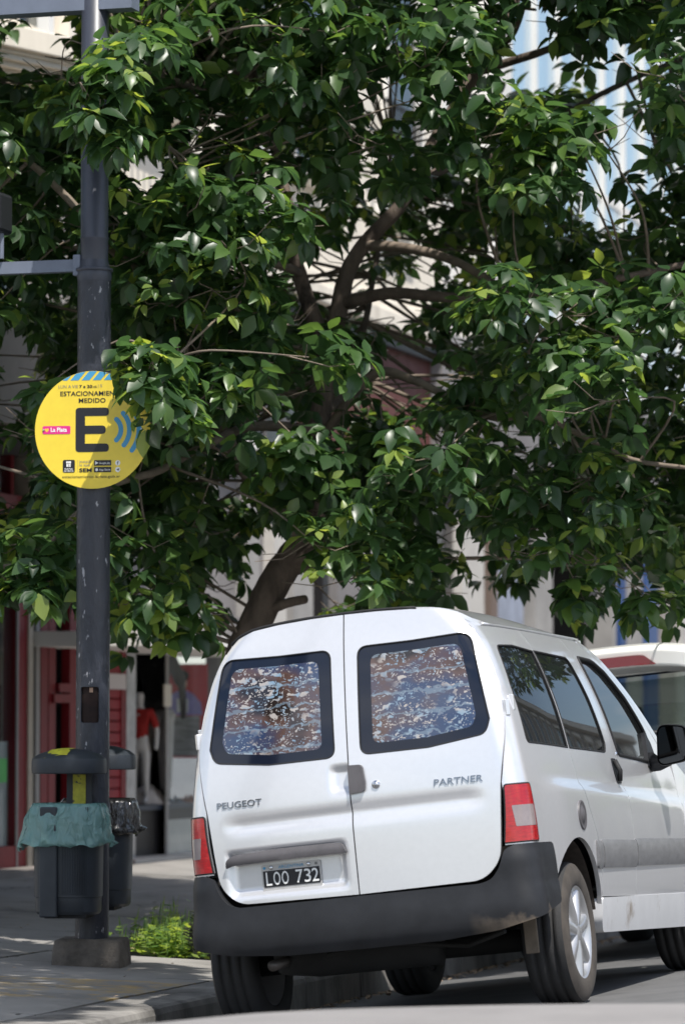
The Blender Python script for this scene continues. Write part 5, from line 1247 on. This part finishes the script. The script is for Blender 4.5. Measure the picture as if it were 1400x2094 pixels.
# ------------------------------------------------------------------ mannequins, poster and clothes
def skin(name, J, E_, m, parent, sub=1):
    me = bpy.data.meshes.new(name); me.from_pydata([j[0] for j in J], E_, []); o = bpy.data.objects.new(name+'_tmp', me); COL.objects.link(o)
    md = o.modifiers.new('s', 'SKIN'); ss_ = o.modifiers.new('d', 'SUBSURF'); ss_.levels = sub
    for v, j in zip(me.skin_vertices[0].data, J): v.radius = (j[1], j[2] if len(j) > 2 else j[1])
    me.skin_vertices[0].data[0].use_root = True
    bpy.context.view_layer.update()
    m2 = bpy.data.meshes.new_from_object(o.evaluated_get(bpy.context.evaluated_depsgraph_get())); m2.name = name
    bpy.data.objects.remove(o); m2.materials.clear(); return link(name, m2, m, parent)
def mannequin(loc, rz, label, top, bottom, body, H=1.0, arm=.0, head=True, grp=None):
    b = empty('mannequin', loc, rz, label, 'mannequin', grp); b.scale = (H, H, H)
    a = .36+arm
    T = [((0, 0, .92), .13, .09), ((0, 0, 1.10), .105, .08), ((0, -.01, 1.30), .145, .10), ((0, 0, 1.42), .10, .07), ((0, 0, 1.50), .045), ((0, -.015, 1.60), .075, .09), ((0, -.015, 1.70), .07, .085),
         ((.17, 0, 1.39), .055), ((a-.10, .02, 1.13), .042), ((a-.08, -.05, .90), .034), ((a-.08, -.07, .82), .03), ((-.17, 0, 1.39), .055), ((-a+.10, .02, 1.13), .042), ((-a+.08, -.05, .90), .034), ((-a+.08, -.07, .82), .03),
         ((.095, 0, .84), .085), ((.10, -.02, .48), .058), ((.10, .02, .10), .038), ((.10, -.10, .03), .035), ((-.095, 0, .84), .085), ((-.10, .0, .48), .058), ((-.10, .03, .10), .038), ((-.10, -.09, .03), .035)]
    E_ = [(0, 1), (1, 2), (2, 3), (3, 4), (4, 5), (5, 6), (2, 7), (7, 8), (8, 9), (9, 10), (2, 11), (11, 12), (12, 13), (13, 14), (0, 15), (15, 16), (16, 17), (17, 18), (0, 19), (19, 20), (20, 21), (21, 22)]
    skin('body', T, E_, body, b)
    up = lambda i, k: (T[i][0], T[i][1]*k+.008, (T[i][2] if len(T[i]) > 2 else T[i][1])*k+.008)
    if top: skin('top_garment', [up(0, 1.08), up(1, 1.12), up(2, 1.08), up(3, 1.02), up(7, 1.25), up(8, 1.3), up(11, 1.25), up(12, 1.3)], [(0, 1), (1, 2), (2, 3), (2, 4), (4, 5), (2, 6), (6, 7)], top, b)
    if bottom: skin('trousers', [up(0, 1.06), up(15, 1.12), up(16, 1.25), up(17, 1.35), up(19, 1.12), up(20, 1.25), up(21, 1.35)], [(0, 1), (1, 2), (2, 3), (0, 4), (4, 5), (5, 6)], bottom, b)
    return b
CL = lambda n, c: mat(n, c, .85, var=.15, vscale=12)
def fl(u, d, z): return sn(S(u, d), FN-d, z)
mannequin(fl(318, .30, .68), FA-1.35, 'mannequin in grey trousers and black top on the dark display plinth', CL('cloth_black', (.012, .012, .013)), CL('cloth_grey', (.45, .42, .41)), mat('mannequin_black', (.02, .018, .018), .5), .86)
mannequin(fl(287, .26, .68), FA-1.6, 'white mannequin with bare legs and a red top on the plinth', CL('cloth_red', (.30, .012, .010)), None, mat('mannequin_white', (.55, .53, .52), .5), .55)
mannequin(fl(-6, 1.0, GZ), FA-1.2, 'mannequin in a maroon top standing inside the red shop door', CL('cloth_maroon', (.10, .012, .015)), CL('cloth_slate', (.05, .06, .08)), mat('mannequin_tan', (.30, .18, .13), .6), .98)
mannequin(fl(1236, .9, GZ), FA-1.5, 'mannequin in a white shirt and dark jeans nearest the stone pier', CL('cloth_white', (.62, .63, .63)), CL('cloth_denim', (.02, .035, .07)), mat('mannequin_white', (.55, .53, .52), .5), 1.0)
mannequin(fl(1284, 1.0, GZ), FA-1.5, 'mannequin in a pale striped shirt and navy trousers beside the blue post', CL('cloth_pale', (.45, .48, .50)), CL('cloth_navy', (.01, .02, .06)), mat('mannequin_white', (.55, .53, .52), .5), 1.0)
mannequin(fl(1170, .9, GZ), FA-1.5, 'mannequin dressed all in slate blue in the dark arcade opening', CL('cloth_slate2', (.06, .075, .10)), CL('cloth_slate', (.05, .06, .08)), mat('mannequin_black', (.02, .018, .018), .5), 1.0)
# poster behind the shop window: facing the street corner
pp = fl(374, .35, 0); po = empty('shop_poster', (pp.x, pp.y, Z(374, 1440, .35)), -.15, 'red poster of a person in a purple shirt inside the shop window', 'poster')
pw = (at_Y(424, 1400, pp.y).x-at_Y(342, 1400, pp.y).x)/2*1.25; ph_ = Z(374, 1362, .35)-Z(374, 1545, .35)
PB = mat('poster_red', (.62, .035, .045), .5, var=.1)
MB().box(-pw, pw, 0, .01, -ph_*.6, ph_*.45).build('poster_sheet', PB, po)
def ell(name, cx, cz, rx, rz_, m, y): MB().add([(cx+rx*math.cos(t), y, cz+rz_*math.sin(t)) for t in [2*math.pi*k/28 for k in range(28)]], [tuple(range(28))]).build(name, m, po)
h_ = ph_
MB().add([(x*pw, -.004, z*h_) for x, z in ((-.80, -.12), (-.74, .05), (-.35, .13), (-.10, .16), (.10, .16), (.40, .12), (.72, .02), (.80, -.12))], [tuple(range(8))]).build('printed_shirt', mat('poster_purple', (.30, .26, .62), .5, var=.2, vscale=20), po)
MB().add([(x*pw, -.005, z*h_) for x, z in ((-.24, -.09), (.22, -.09), (.22, .06), (-.24, .06))], [(0, 1, 2, 3)]).build('printed_patch', mat('poster_white', (.8, .8, .82), .5), po)
ell('printed_face', -.02*pw, .245*h_, .20*pw, .085*h_, mat('poster_skin', (.72, .48, .38), .5), -.005); ell('printed_hair', -.0*pw, .315*h_, .25*pw, .065*h_, mat('poster_hair', (.02, .016, .015), .5), -.006)
MB().add([(x*pw, -.004, z*h_) for x, z in ((-.70, -.58), (.70, -.58), (.70, -.13), (-.70, -.13))], [(0, 1, 2, 3)]).build('printed_trousers', mat('poster_grey', (.24, .24, .25), .5, var=.6, vscale=14, stretch=(.4, 1, 3)), po)
# folded clothes on the display floor
for u, d, m_, lab, r in ((300, .25, CL('cloth_cream', (.50, .46, .44)), 'pale crumpled garment on the dark plinth', .16), (355, .35, CL('cloth_bluegrey', (.13, .17, .21)), 'crumpled blue-grey garment in the shop window', .20), (385, .45, CL('cloth_rust', (.30, .13, .08)), 'rust coloured garment heaped in the shop window', .2)):
    mb = MB(); p = fl(u, d, .685 if u < 340 else .555); n1, n2 = 24, 8
    for i in range(n2+1):
        for j in range(n1):
            a = 2*math.pi*j/n1; t = i/n2; R_ = r*(1-t*.95)*(1+.25*noise.noise(Vector((math.cos(a)*2+u, math.sin(a)*2, t*2)))); mb.v.append((R_*math.cos(a)*1.3, R_*math.sin(a), max(0, .14*math.sin(t*1.57)*(1+.5*noise.noise(Vector((math.cos(a)*3, math.sin(a)*3+u, t*3)))))))
    mb.f = [(i*n1+j, i*n1+(j+1) % n1, (i+1)*n1+(j+1) % n1, (i+1)*n1+j) for i in range(n2) for j in range(n1)]; mb.mi = [0]*len(mb.f)
    o = mb.build('folded_garment', m_, None, True); o.location = p; tag(o, lab, 'garment')

# ------------------------------------------------------------------ white car parked ahead
CM = VM @ Matrix.Translation((.06, 4.62, 0)) @ Matrix.Diagonal((1, 1, 1.035, 1))
car = empty('parked_car', label='white tall hatchback with a red high brake light parked ahead of the van', cat='car'); car.matrix_world = CM
CWP = mat('white_car_paint', (.78, .78, .76), .3, coat=.8)
cW = curve([(-.05, .70), (.1, .78), (.5, .835), (1.5, .86), (3.0, .85), (3.7, .80), (4.1, .66)]); cg = curve([(.25, .95), (.6, 1), (.95, .985), (1.15, .93), (1.4, .84), (1.58, .77), (1.68, .68)])
cr_y = curve([(.3, -.02), (.8, .0), (1.1, .03), (1.3, .10), (1.55, .20), (1.66, .16)])
def c_side(y, z, o=0): return Vector((cW(y)*cg(z)+o, y, z))
def c_rear(x, z, o=0): return Vector((x, cr_y(z)+.10*(abs(x)/.75)**2.6-o, z))
hatch_o = rpoly([(-.70, .60), (.70, .60), (.735, .95), (.68, 1.25), (.585, 1.56), (-.585, 1.56), (-.68, 1.25), (-.735, .95)], .04, 3)
hw = rpoly([(-.60, 1.17), (.60, 1.17), (.545, 1.54), (-.545, 1.54)], .05, 4)
ht = panel('hatch', hatch_o, c_rear, CWP, car, [hw], h=.05, depth=.03, back=(0, 1, 0))
CGL = glass('car_glass', (.75, .85, .82), .55)
panel('rear_window', ins(hw, .995), lambda a, b: c_rear(a, b, -.006), CGL, ht, h=.08, depth=0)
panel('glass_border', ins(hw, .99), lambda a, b: c_rear(a, b, -.004), FRIT, ht, [ins(hw, .93)], h=.06, depth=0)
def c_roof(x, y): 
    w = cW(max(.3, y))*cg(1.58)+.0; u = min(1, abs(x)/w); return Vector((x, y, 1.585+(.105-.03*((y-1.2)/1.3)**2)*(1-u**3)))
panel('roof', [(-.58, .10), (.58, .10), (.635, .5), (.65, 1.4), (.60, 2.3), (-.60, 2.3), (-.65, 1.4), (-.635, .5)], c_roof, CWP, car, h=.07, depth=.03, back=(0, 0, -1))
# roof spoiler with brake light
def spo(x, t): 
    prof = [(.30, 1.700), (.02, 1.700), (-.06, 1.685), (-.078, 1.660), (-.060, 1.575), (.10, 1.545)]; k = min(4, int(t)); f = t-k
    y = prof[k][0]+(prof[k+1][0]-prof[k][0])*f; z = prof[k][1]+(prof[k+1][1]-prof[k][1])*f; return Vector((x, y+.07*(abs(x)/.6)**3, z-.085*(abs(x)/.62)**3))
panel('spoiler', [(-.60, 0), (.60, 0), (.60, 5), (-.60, 5)], spo, CWP, car, h=.12, depth=0)
panel('brake_light', rpoly([(-.22, 3.30), (.22, 3.30), (.29, 3.95), (-.29, 3.95)], .05, 3), lambda a, b: spo(a, b)+Vector((0, -.012, 0)), mat('brake_light_red', (.22, .008, .012), .2, coat=1), car, h=.1, depth=.01, back=(0, 1, 0))
sideo = rpoly([(.12, .42), (.45, .40)], 0)
ol = [Vector((.14, .45)), Vector((.30, .42))] + [Vector((.78+.36*math.cos(math.pi-.05-(math.pi-.1)*k/14), .33+.36*math.sin(math.pi-.05-(math.pi-.1)*k/14))) for k in range(15)] + [Vector((1.3, .30)), Vector((2.8, .30))] + [Vector((3.38+.36*math.cos(math.pi-.05-(math.pi-.1)*k/14), .33+.36*math.sin(math.pi-.05-(math.pi-.1)*k/14))) for k in range(15)] + [Vector((4.0, .45)), Vector((4.05, .75)), Vector((3.6, .95)), Vector((2.95, 1.05)), Vector((2.35, 1.42)), Vector((2.1, 1.56)), Vector((1.2, 1.585)), Vector((.36, 1.57)), Vector((.28, 1.3)), Vector((.16, 1.0))]
cwin = rpoly([(.42, 1.08), (2.72, 1.04), (2.2, 1.44), (1.9, 1.50), (.48, 1.49)], .06, 4)
cs = panel('body_side', ol, c_side, CWP, car, [cwin], h=.06, depth=.03)
panel('side_window', ins(cwin, .995), lambda a, b: c_side(a, b, -.006), CGL, cs, h=.1, depth=0)
cs2 = mirrored(cs, car); [mirrored(k, cs2) for k in cs.children]
def c_ws(a, b): y = 2.12+.85*b; w = .60+.16*b; return Vector((a*w, y+.1*(1-a*a), 1.575-.53*b))
panel('windscreen', [(-1, 0), (1, 0), (1, 1), (-1, 1)], c_ws, CGL, car, h=.15, depth=0)
panel('bonnet', [(-1, 0), (1, 0), (1, 1), (-1, 1)], lambda a, b: Vector((a*(.78-.16*b), 2.93+1.12*b, 1.07-.20*b-.12*b**4+.03*(1-a*a))), CWP, car, h=.12, depth=.02, back=(0, 0, -1))
panel('rear_bumper', rpoly([(-.80, .36), (.80, .36), (.82, .62), (-.82, .62)], .05, 4), lambda a, b: Vector((a, -.06+.20*(abs(a)/.8)**4, b)), CWP, car, h=.06, depth=.06, back=(0, 1, 0))
panel('front_bumper', rpoly([(-.78, .34), (.78, .34), (.76, .75), (-.76, .75)], .05, 4), lambda a, b: Vector((a, 4.12-.2*(abs(a)/.8)**4, b)), CWP, car, h=.08, depth=.06, back=(0, -1, 0))
for sx in (1, -1): 
    lo = rpoly([(.60, .80), (.74, .80), (.735, 1.08), (.64, 1.10)], .02, 3); lo = lo if sx > 0 else mir(lo)
    panel('tail_lamp', lo, lambda a, b: c_rear(a, b, .012), LENSR, car, h=.05, depth=.02, back=(0, 1, 0))
MB().box(-.70, .70, .3, 3.9, .30, .40).build('floor_pan', DARK, car)
MB().tube([(0.0, .02, 1.17), (.02, .04, 1.20), (.34, .055, 1.215)], [.022, .016, .009], 8).build('rear_wiper', BLACKP, car, True)
for sx in (.36, -.36):
    MB().box(sx-.24, sx+.24, 1.0, 1.14, .6, 1.18, bev=.05).build('rear_seat', SEATM, car, True); MB().box(sx-.12, sx+.12, .98, 1.08, 1.20, 1.40, bev=.04).build('headrest', SEATM, car, True)
    MB().box(sx-.22, sx+.22, 1.9, 2.05, .6, 1.20, bev=.05).build('front_seat', SEATM, car, True); MB().box(sx-.12, sx+.12, 1.9, 1.99, 1.23, 1.42, bev=.04).build('headrest', SEATM, car, True)
for cy in (.78, 3.38):
    for sg_ in (1, -1):
        w = empty('wheel'); w.parent = car; w.location = (sg_*.74, cy, .31); M = Matrix.Rotation(math.pi/2*sg_, 4, 'Y')
        MB().lathe([(.19, -.09), (.25, -.10), (.30, -.085), (.31, -.06), (.31, .06), (.30, .085), (.25, .10), (.20, .09)], 40, M).build('tyre', RUBBER, w, True)
        MB().lathe([(.0001, .085), (.06, .085), (.17, .07), (.205, .09)], 32, M).build('rim', ALLOY, w, True)

# ------------------------------------------------------------------ across the street (seen mirrored in the van's side)
ob = empty('facing_building', sn(44, 13.5, 0), FA, 'long pale building with tall windows across the street from the van', 'building')
OBM = mat('facing_wall', (.34, .30, .27), .9, var=.08, vscale=1)
MB().box(-32, 34, -7, 0, -.2, 10.5).build('wall', OBM, ob)
MB().box(-32.3, 34.3, -.0, .45, 9.6, 10.1).build('cornice', CREAM, ob); MB().box(-32.3, 34.3, .0, .25, 5.0, 5.25).build('string_course', CREAM, ob)
for k in range(17):
    x = -30.5+3.8*k
    for z0, z1 in ((.6, 3.9), (5.8, 8.9)):
        w_ = MB().box(x-.75, x+.75, .005, .03, z0, z1).build('window', WINM, ob)
        MB().box(x-.95, x-.75, .0, .12, z0-.1, z1+.1).build('window_surround', CREAM, w_); MB().box(x+.75, x+.95, .0, .12, z0-.1, z1+.1).build('window_surround', CREAM, w_); MB().box(x-1.1, x+1.1, .0, .22, z1+.1, z1+.35).build('window_head', CREAM, w_)
# street trees over there, plus an unseen tree added to shade the near pavement
for q, (s_, nn_, lab) in enumerate(((26, 10.2, 'street tree before the facing building, first from the junction'), (37, 10.2, 'street tree before the facing building, second from the junction'), (50, 10.2, 'street tree before the facing building, third from the junction'), (-3.08, -1.75, 'tall unseen corner tree added to shade the pavement before the signal pole'))):
    b0 = sn(s_, nn_, 0.0 if nn_ > 0 else walk_z(nn_)-.05); near = nn_ < 0; tr_ = empty('street_tree', b0, 0, lab, 'tree', None); rq = random.Random(q+50)
    MB().tube([(0, 0, -.2), (.05, 0, 1.5), (.1, .05, 3.2), (.0, .1, 4.6)]+([(.5, .2, 5.6), (1.1, .5, 6.5)] if near else []), [.16, .13, .10, .06]+([.05, .03] if near else []), 10).build('trunk', BARK, tr_, True)
    V_ = []; F_ = []; tn = []
    for k in range(2600 if not near else 6000):
        p = Vector((rq.gauss(0, 1), rq.gauss(0, 1), rq.gauss(0, 1))).normalized()*rq.uniform(.5, 1)**.5; p = Vector((p.x*1.9, p.y*1.9, 3.9+p.z*1.5)) if not near else Vector((1.60+p.x*1.20, .65+p.y*2.2, 6.3+p.z*1.15)); p += Vector((noise.noise(p*.9), noise.noise(p*.9+Vector((4, 0, 0))), 0))*.6
        a = rq.uniform(0, 6.28); r = rq.uniform(.08, .16); d = Vector((math.cos(a), math.sin(a), rq.uniform(-.6, .3)))*r; e = Vector((-math.sin(a), math.cos(a), rq.uniform(-.4, .4)))*r*.5; b_ = len(V_)
        V_ += [tuple(p), tuple(p+d*.5+e), tuple(p+d), tuple(p+d*.5-e)]; F_.append((b_, b_+1, b_+2, b_+3)); tn += [rq.uniform(.4, .95)]*4
    me = bpy.data.meshes.new('crown'); me.from_pydata(V_, [], F_); me.update(); a_ = me.attributes.new('tone', 'FLOAT', 'POINT'); a_.data.foreach_set('value', tn); c_ = link('crown', me, LEAF, tr_, False); c_['kind'] = 'stuff'
